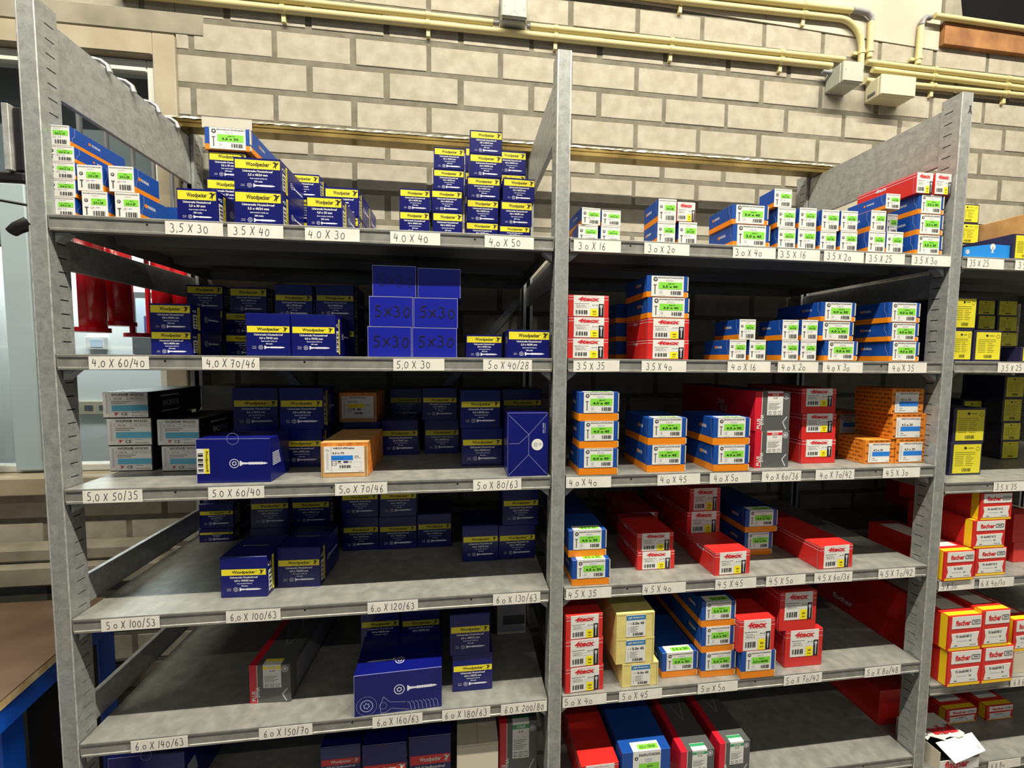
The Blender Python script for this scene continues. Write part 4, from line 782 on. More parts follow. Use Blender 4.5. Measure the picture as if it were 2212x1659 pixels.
BOXES = [
('IS','3.0 x 16',0.0263,0.02,1.8128,0.0441,0.0378,0.11,0,'the tall stack against the left upright',(0, 5),''),
('IS','3.0 x 16',0.028,0.02,1.8506,0.0459,0.0336,0.11,0,'the tall stack against the left upright',(1, 5),''),
('IS','3.0 x 16',0.0282,0.02,1.8842,0.0474,0.0321,0.11,0,'the tall stack against the left upright',(2, 5),''),
('IS','3.0 x 16',0.0292,0.02,1.9163,0.0453,0.0294,0.12,0,'the tall stack against the left upright',(3, 5),''),
('IS','3.0 x 16',0.024,0.02,1.9457,0.0436,0.0377,0.13,0,'the tall stack against the left upright',(4, 5),''),
('IS','3.0 x 20',0.0827,0.02,1.8128,0.0445,0.0514,0.11,0,'the pair between the five-high and side-showing stacks',(0, 2),''),
('IS','3.0 x 20',0.0764,0.02,1.8642,0.0442,0.0489,0.11,0,'the pair between the five-high and side-showing stacks',(1, 2),''),
('IS','3.0 x 20',0.1392,0.02,1.8128,0.044,0.0525,0.077,0,'the pair beside the yellow-banded boxes',(0, 2),''),
('IS','3.0 x 20',0.1306,0.02,1.8653,0.0445,0.0491,0.067,0,'the pair beside the yellow-banded boxes',(1, 2),''),
('IS','3.0 x 20',0.123,0.17,1.8128,0.0371,0.0387,0.1,0,'the gap left of the front yellow-banded box',(0, 2),'side'),
('IS','3.0 x 20',0.124,0.17,1.8515,0.0371,0.0387,0.1,0,'the gap left of the front yellow-banded box',(1, 2),'side'),
('W','3,5 x 30',0.2692,0.01,1.8128,0.0727,0.0635,0.11,0,'the front left of the top shelf',(0, 1),''),
('W','3,5 x 30',0.2576,0.135,1.8128,0.0804,0.0675,0.11,0,'the three-high stack at top left',(0, 4),''),
('W','3,5 x 30',0.2586,0.135,1.8803,0.0804,0.0675,0.11,0,'the three-high stack at top left',(1, 4),''),
('W','3,5 x 30',0.2641,0.135,1.9478,0.0791,0.0592,0.11,0,'the three-high stack at top left',(2, 4),''),
('IF','3,5 x 30',0.2681,0.13,2.007,0.0947,0.0481,0.16,0,'the three-high stack at top left',(3, 4),'T'),
('W','3,5 x 40/24',0.3791,0.015,1.8128,0.0896,0.0683,0.118,0,'the bright front pair',(0, 2),''),
('W','3,5 x 40/24',0.3797,0.015,1.8811,0.0883,0.0629,0.122,0,'the bright front pair',(1, 2),''),
('W','4,0 x 28',0.4155,0.15,1.8128,0.0761,0.0534,0.11,0,'the pair half hidden behind',(0, 3),''),
('W','4,0 x 28',0.4165,0.15,1.8662,0.0761,0.0534,0.11,0,'the pair half hidden behind',(1, 3),''),
('W','4,0 x 28',0.4162,0.15,1.9197,0.0757,0.0545,0.11,0,'the pair half hidden behind',(2, 3),''),
('W','4,0 x 30',0.5065,0.012,1.8128,0.0693,0.0634,0.11,0,'the shelf edge',(0, 1),''),
('W','4,0 x 30',0.5079,0.13,1.8128,0.0752,0.064,0.11,0,'the row directly behind the shelf edge',(0, 2),''),
('W','4,0 x 30',0.5089,0.13,1.8768,0.0752,0.064,0.11,0,'the row directly behind the shelf edge',(1, 2),''),
('W','4,0 x 30',0.4996,0.26,1.8128,0.075,0.0712,0.11,0,'the dimmer rearmost row',(0, 2),''),
('W','4,0 x 30',0.5006,0.26,1.884,0.075,0.0712,0.11,0,'the dimmer rearmost row',(1, 2),''),
('W','4,0 x 40/24',0.6841,0.03,1.8128,0.0627,0.049,0.11,0,'the pyramid, two-high left column',(0, 2),''),
('W','4,0 x 40/24',0.6853,0.03,1.8618,0.0637,0.0462,0.11,0,'the pyramid, two-high left column',(1, 2),''),
('W','4,0 x 40/24',0.7536,0.04,1.8128,0.0649,0.0541,0.11,0,'the pyramid, four-high column',(0, 4),''),
('W','4,0 x 40/24',0.752,0.04,1.8669,0.0659,0.0465,0.11,0,'the pyramid, four-high column',(1, 4),''),
('W','4,0 x 40/28',0.7562,0.04,1.9134,0.0655,0.0437,0.11,0,'the pyramid, four-high column',(2, 4),''),
('W','4,0 x 40/24',0.7573,0.04,1.9571,0.0653,0.0456,0.11,0,'the pyramid, four-high column',(3, 4),''),
('W','4,0 x 50/30',0.8305,0.075,1.8128,0.0741,0.0479,0.11,0,'the pyramid, highest column',(0, 5),''),
('W','4,0 x 50/30',0.8317,0.075,1.8607,0.0723,0.0506,0.11,0,'the pyramid, highest column',(1, 5),''),
('W','4,0 x 50/30',0.8336,0.075,1.9113,0.0752,0.0493,0.11,0,'the pyramid, highest column',(2, 5),''),
('W','4,0 x 50/30',0.8387,0.075,1.9607,0.0741,0.0513,0.103,0,'the pyramid, highest column',(3, 5),''),
('W','4,0 x 50/30',0.839,0.075,2.0119,0.0728,0.0506,0.103,0,'the pyramid, highest column',(4, 5),''),
('W','4,0 x 50/30',0.9042,0.065,1.8128,0.0705,0.04,0.11,0,'the pyramid, right front column',(0, 3),''),
('W','4,0 x 50/30',0.9083,0.065,1.8528,0.072,0.0549,0.11,0,'the pyramid, right front column',(1, 3),''),
('W','4,0 x 50/30',0.9137,0.065,1.9077,0.0729,0.0506,0.11,0,'the pyramid, right front column',(2, 3),''),
('W','4,0 x 50/30',0.8283,0.19,1.8128,0.0735,0.0459,0.11,0,'the hidden rear column',(0, 5),''),
('W','4,0 x 50/30',0.8293,0.19,1.8587,0.0735,0.0459,0.11,0,'the hidden rear column',(1, 5),''),
('W','4,0 x 50/30',0.829,0.19,1.9046,0.0731,0.0577,0.11,0,'the hidden rear column',(2, 5),''),
('W','4,0 x 50/30',0.8288,0.19,1.9623,0.0729,0.0596,0.11,0,'the hidden rear column',(3, 5),''),
('W','4,0 x 50/30',0.8292,0.19,2.0219,0.0714,0.0592,0.11,0,'the hidden rear column',(4, 5),''),
('W','4,0 x 50/30',0.9084,0.18,1.8128,0.0742,0.0445,0.11,0,'the dark rear column',(0, 5),''),
('W','4,0 x 50/30',0.9094,0.18,1.8573,0.0742,0.0445,0.11,0,'the dark rear column',(1, 5),''),
('W','4,0 x 50/30',0.9091,0.18,1.9018,0.0731,0.0588,0.11,0,'the dark rear column',(2, 5),''),
('W','4,0 x 50/30',0.9089,0.18,1.9606,0.0748,0.0573,0.11,0,'the dark rear column',(3, 5),''),
('W','4,0 x 50/30',0.9091,0.18,2.018,0.0757,0.0558,0.11,0,'the dark rear column',(4, 5),''),
('IS','3.0 x 16',1.0685,0.035,1.8134,0.0464,0.0399,0.05,0,'the left column by the middle upright',(0, 2),''),
('IS','3.0 x 16',1.0749,0.035,1.8533,0.0449,0.0377,0.096,4,'the left column by the middle upright',(1, 2),''),
('IS','3.0 x 16',1.121,0.035,1.8134,0.0455,0.0403,0.13,0,'the column second from the middle upright',(0, 2),''),
('IS','3.0 x 16',1.1223,0.035,1.8537,0.0454,0.0345,0.13,0,'the column second from the middle upright',(1, 2),''),
('IS','3.0 x 20',1.2453,0.015,1.8134,0.0433,0.0482,0.069,0,'the left column of its group',(0, 2),''),
('IS','3.0 x 20',1.2462,0.015,1.8616,0.0437,0.0507,0.071,0,'the left column of its group',(1, 2),''),
('IS','3.0 x 20',1.2997,0.02,1.8134,0.0453,0.0524,0.11,0,'the column with a red top box',(0, 2),''),
('TX','3,0 x 20',1.2945,0.02,1.8658,0.0451,0.0443,0.12,0,'the column with a red top box',(1, 2),''),
('IF','3.0 x 40',1.4553,0.015,1.8134,0.0927,0.052,0.093,0,'the wide pair',(0, 2),''),
('IF','3.0 x 40',1.4498,0.015,1.8654,0.0905,0.045,0.089,0,'the wide pair',(1, 2),''),
('IS','3.5 x 16',1.5436,0.012,1.8134,0.0455,0.0489,0.11,0,'the three-high left column',(0, 3),''),
('IS','3.5 x 16',1.5405,0.012,1.8623,0.0465,0.0455,0.11,0,'the three-high left column',(1, 3),''),
('IS','3.5 x 16',1.5291,0.012,1.9078,0.0451,0.0416,0.049,0,'the three-high left column',(2, 3),''),
('IS','3.5 x 16',1.5957,0.012,1.8134,0.0471,0.0503,0.11,0,'the right column of its group',(0, 2),''),
('IS','3.5 x 16',1.596,0.012,1.8637,0.0454,0.0465,0.11,0,'the right column of its group',(1, 2),''),
('IS','3.5 x 20',1.6521,0.012,1.8134,0.0429,0.0465,0.11,0,'the left of two columns',(0, 2),''),
('IS','3.5 x 20',1.6555,0.012,1.8599,0.046,0.0487,0.11,0,'the left of two columns',(1, 2),''),
('IS','3.5 x 20',1.7074,0.012,1.8134,0.0453,0.049,0.11,0,'the right of two columns',(0, 2),''),
('IS','3.5 x 20',1.7059,0.012,1.8624,0.0448,0.0466,0.11,0,'the right of two columns',(1, 2),''),
('IS','3.5 x 25',1.7839,0.012,1.8134,0.0464,0.0514,0.11,0,'the left front column',(0, 2),''),
('IS','3.5 x 25',1.7847,0.012,1.8648,0.0412,0.0493,0.11,0,'the left front column',(1, 2),''),
('IS','3.5 x 25',1.8336,0.012,1.8134,0.0463,0.0526,0.11,0,'the column with a long top box',(0, 3),''),
('IS','3.5 x 25',1.8579,0.042,1.866,0.0311,0.0533,0.11,0,'the column with a long top box',(1, 3),''),
('IS','3.5 x 25',1.8217,0.012,1.9193,0.0395,0.0362,0.099,0,'the column with a long top box',(2, 3),''),
('IF','3.5 x 30',1.9292,0.012,1.8134,0.0764,0.0491,0.12,0,'the wide stack by the right upright',(0, 3),''),
('IF','3.5 x 30',1.9295,0.012,1.8625,0.0717,0.0498,0.12,0,'the wide stack by the right upright',(1, 3),''),
('IF','3.5 x 30',1.929,0.012,1.9123,0.0707,0.047,0.12,0,'the wide stack by the right upright',(2, 3),''),
('W','4,0 x 60/36',0.1679,0.08,1.5514,0.0796,0.052,0.11,0,'the front pair by the red guns',(0, 2),''),
('W','4,0 x 60/36',0.1682,0.08,1.6034,0.0808,0.0572,0.11,0,'the front pair by the red guns',(1, 2),''),
('W','4,0 x 60/36',0.1252,0.27,1.5514,0.0839,0.0572,0.11,0,'the dim column behind the front pair',(0, 3),''),
('W','4,0 x 60/36',0.1284,0.27,1.6086,0.0858,0.0617,0.11,0,'the dim column behind the front pair',(1, 3),''),
('W','4,0 x 60/36',0.13,0.27,1.6702,0.0867,0.0612,0.11,0,'the dim column behind the front pair',(2, 3),''),
('W','4,0 x 60/36',0.2326,0.25,1.5514,0.0943,0.0553,0.11,0,'the dim column second from left',(0, 3),''),
('W','4,0 x 60/36',0.2342,0.25,1.6067,0.094,0.0554,0.11,0,'the dim column second from left',(1, 3),''),
('W','4,0 x 60/36',0.2437,0.25,1.6621,0.0895,0.0635,0.11,0,'the dim column second from left',(2, 3),''),
('WT','4,0 x 70/42',0.3912,0.015,1.5514,0.0857,0.0865,0.11,0,'left in the bright front pair',(0, 1),''),
('WT','4,0 x 70/42',0.4791,0.015,1.5514,0.0873,0.086,0.11,0,'right in the bright front pair',(0, 1),''),
('WT','4,0 x 70/42',0.3891,0.15,1.5514,0.0841,0.0847,0.11,0,'the left column behind',(0, 2),''),
('WT','4,0 x 70/42',0.3912,0.15,1.6361,0.0847,0.0834,0.11,0,'the left column behind',(1, 2),''),
('WT','4,0 x 70/42',0.4838,0.15,1.5514,0.0883,0.0866,0.11,0,'the right column behind',(0, 2),''),
('WT','4,0 x 70/42',0.4839,0.15,1.638,0.0873,0.0833,0.11,0,'the right column behind',(1, 2),''),
('PB','5x30',0.6304,0.03,1.5514,0.0926,0.0652,0.1,0,'the left column',(0, 3),''),
('PB','5x30',0.6339,0.03,1.6166,0.0921,0.0642,0.1,0,'the left column',(1, 3),''),
('PB','',0.6411,0.03,1.6808,0.0917,0.0653,0.1,0,'the left column',(2, 3),'faded'),
('PB','5x30',0.7259,0.03,1.5514,0.0963,0.0644,0.1,0,'the right column',(0, 3),''),
('PB','5x30',0.7286,0.03,1.6158,0.095,0.0645,0.1,0,'the right column',(1, 3),''),
('PB','',0.736,0.03,1.6803,0.0922,0.0632,0.1,0,'the right column',(2, 3),''),
('W','5,0 x 40/30',0.8356,0.07,1.5514,0.0837,0.0527,0.11,0,'the shaded one nearer the handwritten boxes',(0, 1),''),
('W','5,0 x 40/30',0.9315,0.015,1.5514,0.0945,0.0618,0.11,0,'the bright one by the middle upright',(0, 1),''),
('TX','3,5 x 35',1.0676,0.015,1.551,0.0949,0.046,0.12,0,'the red stack by the middle upright',(0, 3),''),
('TX','3,5 x 35',1.0682,0.015,1.597,0.0935,0.0474,0.12,0,'the red stack by the middle upright',(1, 3),''),
('TX','3,5 x 35',1.067,0.015,1.6444,0.0937,0.0483,0.12,0,'the red stack by the middle upright',(2, 3),''),
('IS','3,5 x 35',1.1998,0.26,1.551,0.0542,0.0447,0.11,0,'the hidden stack behind the red one',(0, 3),''),
('IS','3,5 x 35',1.1987,0.26,1.5957,0.054,0.0504,0.11,0,'the hidden stack behind the red one',(1, 3),''),
('IS','3,5 x 35',1.1975,0.26,1.6462,0.0539,0.0488,0.11,0,'the hidden stack behind the red one',(2, 3),''),
('IF','3,5 x 40',1.234,0.17,1.551,0.0792,0.0474,0.088,0,'the dim unlabelled stack',(0, 3),'back'),
('IF','3,5 x 40',1.2327,0.17,1.5984,0.079,0.0487,0.088,0,'the dim unlabelled stack',(1, 3),'back'),
('IF','3,5 x 40',1.2313,0.17,1.6472,0.0787,0.0502,0.088,0,'the dim unlabelled stack',(2, 3),'back'),
('TX','3,5 x 40',1.2588,0.015,1.551,0.1017,0.0458,0.12,0,'the tallest mixed column',(0, 4),''),
('TX','3,5 x 40',1.2582,0.015,1.5968,0.1012,0.0484,0.12,0,'the tallest mixed column',(1, 4),''),
('IF','3,5 x 40',1.256,0.015,1.6452,0.0997,0.0474,0.12,0,'the tallest mixed column',(2, 4),''),
('IF','3,5 x 40',1.2524,0.015,1.6926,0.0998,0.0491,0.12,0,'the tallest mixed column',(3, 4),''),
('IS','4.0 x 16',1.431,0.012,1.551,0.0434,0.0476,0.099,0,'the left column',(0, 2),''),
('IS','4.0 x 16',1.4535,0.012,1.5986,0.0421,0.0481,0.093,0,'the left column',(1, 2),''),
('IS','4.0 x 16',1.4815,0.012,1.551,0.0425,0.0483,0.11,0,'the right of its group',(0, 1),''),
('IS','4.0 x 20',1.5668,0.012,1.551,0.0444,0.0484,0.049,0,'the left column',(0, 2),''),
('IS','4.0 x 20',1.5652,0.012,1.5994,0.0426,0.0484,0.077,0,'the left column',(1, 2),''),
('IS','4.0 x 20',1.6155,0.012,1.551,0.0425,0.0484,0.11,0,'the right column',(0, 2),''),
('IS','4.0 x 20',1.6162,0.012,1.5994,0.0433,0.0494,0.11,0,'the right column',(1, 2),''),
('IF','4.0 x 30',1.7037,0.012,1.551,0.0882,0.0484,0.12,0,'the wide stack',(0, 3),''),
('IF','4.0 x 30',1.6876,0.012,1.5994,0.0919,0.0464,0.12,0,'the wide stack',(1, 3),''),
('IF','4.0 x 30',1.6907,0.012,1.6458,0.0922,0.0468,0.138,0,'the wide stack',(2, 3),''),
('IF','4.0 x 35',1.8808,0.012,1.551,0.0834,0.0495,0.087,0,'the wide stack by the right upright',(0, 3),''),
('IF','4.0 x 35',1.8751,0.012,1.6005,0.0843,0.046,0.087,0,'the wide stack by the right upright',(1, 3),''),
('IF','4.0 x 35',1.8734,0.012,1.6464,0.088,0.0502,0.086,0,'the wide stack by the right upright',(2, 3),''),
('WX','5.0 x 50',0.0441,0.1285,1.2883,0.0877,0.0582,0.14,0,'the stack nearest the left upright',(0, 3),''),
('WX','5.0 x 50',0.044,0.1285,1.3465,0.0911,0.0626,0.14,0,'the stack nearest the left upright',(1, 3),''),
('WX','5.0 x 50',0.0387,0.1285,1.4091,0.0907,0.0589,0.2,2,'the stack nearest the left upright',(2, 3),''),
('WX','5.0 x 60',0.158,0.1177,1.2883,0.0874,0.0585,0.14,0,'the second black stack',(0, 2),''),
('WX','5.0 x 50',0.1512,0.1177,1.3468,0.0897,0.0609,0.16,-2,'the second black stack',(1, 2),''),
('CR','',0.1145,0.33,1.2883,0.0922,0.1143,0.12,0,'the rear stack behind the black boxes',(0, 2),''),
('CR','',0.1205,0.33,1.4026,0.086,0.0652,0.12,0,'the rear stack behind the black boxes',(1, 2),''),
('BA','',0.3168,0.0151,1.2883,0.1446,0.092,0.088,-2,'the shelf front by the black boxes',(0, 1),''),
('WT','5,0 x 60/36',0.2877,0.17,1.2883,0.1009,0.0846,0.11,0,'the left column behind the barcode box',(0, 2),''),
('WT','5,0 x 60/36',0.2906,0.17,1.3729,0.103,0.1019,0.11,0,'the left column behind the barcode box',(1, 2),''),
('WT','5,0 x 60/36',0.4068,0.13,1.2883,0.0955,0.09,0.11,0,'the column with one visible side',(0, 2),''),
('WT','5,0 x 60/36',0.41,0.13,1.3783,0.0971,0.0988,0.093,0,'the column with one visible side',(1, 2),''),
('HF','5,0 x 70',0.5311,0.0355,1.2883,0.0987,0.0773,0.169,0,'the shelf front',(0, 1),''),
('WT','5,0 x 70/42',0.5247,0.22,1.2883,0.094,0.0922,0.11,0,'the stack behind the front brown box',(0, 2),''),
('HF','5,0 x 70',0.5164,0.22,1.3805,0.093,0.0778,0.12,0,'the stack behind the front brown box',(1, 2),'Y'),
('WT','5,0 x 70/42',0.6205,0.2344,1.2883,0.095,0.0939,0.11,0,'the right of the front brown box',(0, 1),''),
('WT','5,0 x 70/42',0.6188,0.36,1.2883,0.092,0.0791,0.11,0,'the darkest rear stack',(0, 2),''),
('WT','5,0 x 70/42',0.6201,0.36,1.3674,0.0929,0.0901,0.11,0,'the darkest rear stack',(1, 2),''),
('WT','5,0 x 80/48',0.731,0.239,1.2883,0.0924,0.0933,0.11,0,'the left, darker column',(0, 2),''),
('WT','5,0 x 80/48',0.7256,0.239,1.3816,0.0931,0.0867,0.11,0,'the left, darker column',(1, 2),''),
('WT','5,0 x 80/48',0.834,0.1026,1.2883,0.099,0.0924,0.11,0,'the middle column',(0, 2),''),
('WT','5,0 x 80/48',0.8297,0.1026,1.3807,0.0973,0.093,0.11,0,'the middle column',(1, 2),''),
('WT','5,0 x 80/48',0.9408,0.15,1.2883,0.0955,0.0913,0.11,0,'the column behind the upright box',(0, 2),''),
('WT','5,0 x 80/48',0.9382,0.15,1.3796,0.1009,0.092,0.11,0,'the column behind the upright box',(1, 2),''),
('FL','',0.9306,0.0044,1.2883,0.0915,0.142,0.14,0,'the right end of its shelf',(0, 1),''),
('IT','4.0 x 40',1.0921,-0.0004,1.2878,0.0905,0.0612,0.088,0,'the three-high stack',(0, 3),''),
('IT','4.0 x 40',1.0921,-0.0004,1.349,0.0907,0.0622,0.058,0,'the three-high stack',(1, 3),''),
('IT','4.0 x 40',1.0899,-0.0004,1.4112,0.0929,0.0654,0.055,0,'the three-high stack',(2, 3),''),
('IT','4.0 x 45',1.2595,0.0084,1.2878,0.094,0.0642,0.132,0,'the pair',(0, 2),''),
('IT','4.0 x 45',1.2599,0.0084,1.352,0.0942,0.0636,0.131,0,'the pair',(1, 2),''),
('IT','4.0 x 50',1.4174,-0.0007,1.2878,0.0899,0.0633,0.148,0,'the pair',(0, 2),''),
('IT','4.0 x 50',1.4149,-0.0007,1.3511,0.0924,0.0644,0.136,0,'the pair',(1, 2),''),
('DY','4,0 x 60',1.5393,0.0209,1.2878,0.0921,0.0908,0.3,0,'the grey-fronted pair',(0, 2),''),
('DY','4,0 x 60',1.5366,0.0209,1.3786,0.0933,0.0965,0.33,0,'the grey-fronted pair',(1, 2),''),
('TT','4,0 x 70',1.6937,0.0482,1.2878,0.0973,0.0623,0.048,0,'the three-high stack',(0, 3),''),
('TT','4,0 x 70',1.6914,0.0482,1.3501,0.0975,0.0669,0.12,0,'the three-high stack',(1, 3),''),
('TT','4,0 x 70',1.6868,0.0482,1.4169,0.0984,0.0639,0.2,0,'the three-high stack',(2, 3),''),
('HE','4.5 x 30',1.8516,0.0297,1.2878,0.0853,0.0621,0.076,0,'the front left of the orange group',(0, 1),''),
('HE','4.5 x 30',1.9434,0.0283,1.2878,0.094,0.0633,0.1,0,'the column by the right upright',(0, 3),''),
('HE','4.5 x 30',1.9315,0.0283,1.3511,0.0989,0.0647,0.1,0,'the column by the right upright',(1, 3),''),
('HE','4.5 x 30',1.922,0.0283,1.4158,0.0934,0.0652,0.1,0,'the column by the right upright',(2, 3),''),
('HE','4.5 x 30',1.9204,0.18,1.2878,0.077,0.0475,0.1,0,'the dim rear of the orange group',(0, 2),''),
('HE','4.5 x 30',1.918,0.18,1.3353,0.0767,0.0688,0.1,0,'the dim rear of the orange group',(1, 2),''),
('WT','6,0 x 100/60',0.3139,0.0449,1.0253,0.0974,0.0903,0.11,-3,'the front left, slightly turned',(0, 1),''),
('WT','6,0 x 100/60',0.4166,0.0736,1.0253,0.0936,0.0912,0.126,-2,'the right of the turned box',(0, 1),''),
('WT','6,0 x 100/60',0.0971,0.34,1.0253,0.0906,0.0393,0.11,0,'the far left rear column',(0, 2),''),
('WT','6,0 x 100/60',0.099,0.34,1.0646,0.0904,0.0707,0.11,0,'the far left rear column',(1, 2),''),
('WT','6,0 x 100/60',0.2779,0.25,1.0253,0.0959,0.0705,0.11,0,'the rear column behind the turned box',(0, 2),''),
('WT','6,0 x 100/60',0.2801,0.25,1.0958,0.0955,0.094,0.11,0,'the rear column behind the turned box',(1, 2),''),
('WT','6,0 x 100/60',0.3815,0.25,1.0253,0.097,0.0685,0.11,0,'the rear column third from left',(0, 2),''),
('WT','6,0 x 100/60',0.3832,0.25,1.0938,0.0966,0.0964,0.11,0,'the rear column third from left',(1, 2),''),
('WT','6,0 x 120/72',0.5129,0.2426,1.0253,0.0938,0.092,0.11,0,'the left column',(0, 2),''),
('WT','6,0 x 120/72',0.512,0.2426,1.1173,0.0963,0.0888,0.11,0,'the left column',(1, 2),''),
('WT','6,0 x 120/72',0.6119,0.2401,1.0253,0.1004,0.091,0.11,0,'the middle column',(0, 2),''),
('WT','6,0 x 120/72',0.6135,0.2401,1.1163,0.0983,0.0913,0.11,0,'the middle column',(1, 2),''),
('WT','6,0 x 120/72',0.7104,0.2406,1.0253,0.0928,0.0946,0.11,0,'the right end, alone',(0, 1),''),
('WT','6,0 x 130/72',0.8328,0.1487,1.0253,0.0926,0.0934,0.11,0,'the left of its group',(0, 1),''),
('WT','6,0 x 130/72',0.9289,0.1506,1.0253,0.0968,0.0909,0.11,0,'the column by the middle upright',(0, 2),''),
('WT','6,0 x 130/72',0.9375,0.1506,1.1162,0.0946,0.0933,0.11,0,'the column by the middle upright',(1, 2),''),
('IT','4.5 x 35',1.0822,0.0052,1.0266,0.0898,0.0609,0.16,0,'the pair by the middle upright',(0, 2),''),
('IT','4.5 x 35',1.0768,0.0202,1.0875,0.0907,0.064,0.3,0,'the pair by the middle upright',(1, 2),''),
('TX','4,5 x 40',1.2669,0.0565,1.0266,0.0977,0.0471,0.13,0,'the front pair',(0, 2),''),
('TX','4,5 x 40',1.2636,0.0565,1.0737,0.0961,0.0469,0.13,0,'the front pair',(1, 2),''),
('TX','4,5 x 40',1.2949,0.19,1.0266,0.0882,0.047,0.18,0,'the row directly behind',(0, 2),''),
('TX','4,5 x 40',1.2935,0.19,1.0736,0.088,0.047,0.18,0,'the row directly behind',(1, 2),''),
('TX','4,5 x 45',1.4422,0.0128,1.0266,0.0949,0.0573,0.112,2,'the shelf front, lid lit',(0, 1),''),
('TX','4,5 x 45',1.4451,0.135,1.0266,0.0926,0.0503,0.25,0,'the three-high stack behind',(0, 3),''),
('TX','4,5 x 45',1.4409,0.135,1.0769,0.0963,0.0623,0.25,0,'the three-high stack behind',(1, 3),''),
('TX','4,5 x 45',1.443,0.135,1.1393,0.0893,0.0642,0.25,0,'the three-high stack behind',(2, 3),''),
('IT','4.5 x 50',1.577,0.0981,1.0266,0.0804,0.0629,0.2,0,'the set-back pair',(0, 2),''),
('IT','4.5 x 50',1.5828,0.0981,1.0895,0.0924,0.0608,0.2,0,'the set-back pair',(1, 2),''),
('TX','4,5 x 60',1.7247,0.012,1.0266,0.0973,0.0598,0.28,2,'the open space near the right upright',(0, 1),''),
('DY','6,0 x 150',0.3527,0.0628,0.763,0.09,0.0903,0.3,-3,'the left half, alone',(0, 1),'Y'),
('BB','',0.6457,0.0042,0.763,0.1889,0.0938,0.13,2,'the fifth shelf front',(0, 1),''),
('WT','6,0 x 160/72',0.5815,0.138,0.763,0.0939,0.0592,0.11,0,'the left column',(0, 2),''),
('WT','6,0 x 160/72',0.5818,0.138,0.8222,0.0946,0.0956,0.11,0,'the left column',(1, 2),''),
('WT','6,0 x 160/72',0.6818,0.138,0.763,0.0951,0.0558,0.11,0,'the right column',(0, 2),''),
('WT','6,0 x 160/72',0.6816,0.138,0.8188,0.0958,0.0944,0.11,0,'the right column',(1, 2),''),
('WT','6,0 x 180/72',0.8103,0.0452,0.763,0.0945,0.0896,0.11,0,'the pair',(0, 2),''),
('WT','6,0 x 180/72',0.8041,0.0452,0.8526,0.0937,0.0992,0.11,0,'the pair',(1, 2),''),
('CR','',0.9271,0.233,0.763,0.0827,0.0949,0.14,0,'the dark rear corner by the middle upright',(0, 1),'B'),
('TX','5,0 x 40',1.0724,0.0068,0.7664,0.0935,0.0619,0.12,3,'the three-high stack by the middle upright',(0, 3),''),
('TX','5,0 x 40',1.0706,0.0068,0.8283,0.092,0.0682,0.12,3,'the three-high stack by the middle upright',(1, 3),''),
('TX','5,0 x 40',1.0696,0.0068,0.8966,0.09,0.0586,0.12,3,'the three-high stack by the middle upright',(2, 3),''),
('PG','5.0x 45',1.2106,0.0074,0.7664,0.0912,0.0584,0.2,0,'the three-high stack',(0, 3),''),
('PG','5.0x 45',1.1961,0.0074,0.8248,0.0951,0.0636,0.2,0,'the three-high stack',(1, 3),''),
('PG','5.0x 45',1.1955,0.0074,0.8884,0.0947,0.0619,0.2,0,'the three-high stack',(2, 3),''),
('IT','5.0 x 50',1.3201,0.0237,0.7664,0.0927,0.0637,0.3,0,'the left end of the row',(0, 1),''),
('IT','5.0 x 50',1.4162,0.0141,0.7664,0.09,0.0639,0.3,0,'the three-high stack',(0, 3),''),
('IT','5.0 x 50',1.4123,0.0141,0.8303,0.0849,0.0656,0.3,0,'the three-high stack',(1, 3),''),
('IT','5.0 x 50',1.411,0.0141,0.8959,0.0885,0.0641,0.3,0,'the three-high stack',(2, 3),''),
('IT','5.0 x 60/36',1.5121,-0.0014,0.7664,0.0895,0.0697,0.16,0,'the red-topped pair',(0, 2),''),
('TX','5,0 x 60',1.5042,-0.0014,0.8361,0.0961,0.0814,0.2,0,'the red-topped pair',(1, 2),''),
('TT','5,0 x 70',1.6558,0.0204,0.7664,0.1057,0.0984,0.16,0,'the pair',(0, 2),''),
('TT','5,0 x 70',1.6339,0.0204,0.8648,0.1025,0.1018,0.18,0,'the pair',(1, 2),''),
('TX','6,0 x 80',1.1127,0,0.503,0.0936,0.0833,0.42,0,'the lowest shelf by the middle upright',(0, 1),''),
('IB','6.0 x 100/60',1.2286,0,0.503,0.1232,0.1036,0.4,0,'the lowest shelf, second from left',(0, 1),''),
('DY','6,0 x 120',1.3618,0,0.503,0.0883,0.0891,0.4,0,'the lowest shelf, left grey one',(0, 1),'G'),
('DY','6,0 x 120',1.4622,0.002,0.503,0.0824,0.0974,0.4,0,'the lowest shelf, right grey one',(0, 1),'G'),
('BA','',0.0646,0.1,0.501,0.1591,0.1304,0.2,0,'the lowest shelf at left, unlit',(0, 1),''),
('WR','5,0 x 50',0.4923,0.1,0.501,0.0951,0.1033,0.12,0,'the lowest shelf',(0, 1),''),
('WR','5,0 x 60',0.6077,0.035,0.501,0.0981,0.1592,0.12,0,'the lowest shelf',(0, 1),''),
('WR','5,0 x 70',0.7101,0.05,0.501,0.0987,0.1535,0.12,0,'the lowest shelf',(0, 1),''),
('CR','',0.8217,0.03,0.501,0.0975,0.0702,0.13,0,'the lowest shelf right of the red-banded boxes',(0, 2),''),
('CR','',0.8227,0.03,0.5712,0.0975,0.0702,0.13,0,'the lowest shelf right of the red-banded boxes',(1, 2),''),
('CR','',0.8259,0.2,0.501,0.0967,0.0361,0.13,0,'the lowest shelf, behind the blank carton',(0, 1),'G'),
('DY','6,0 x 120',0.9244,0.06,0.501,0.0938,0.1559,0.3,0,'the lowest shelf in the right corner',(0, 1),'G'),
('YL','',2.2644,0.17,1.812,0.0889,0.0431,0.11,0,'the far-right top shelf beside the upright',(0, 4),''),
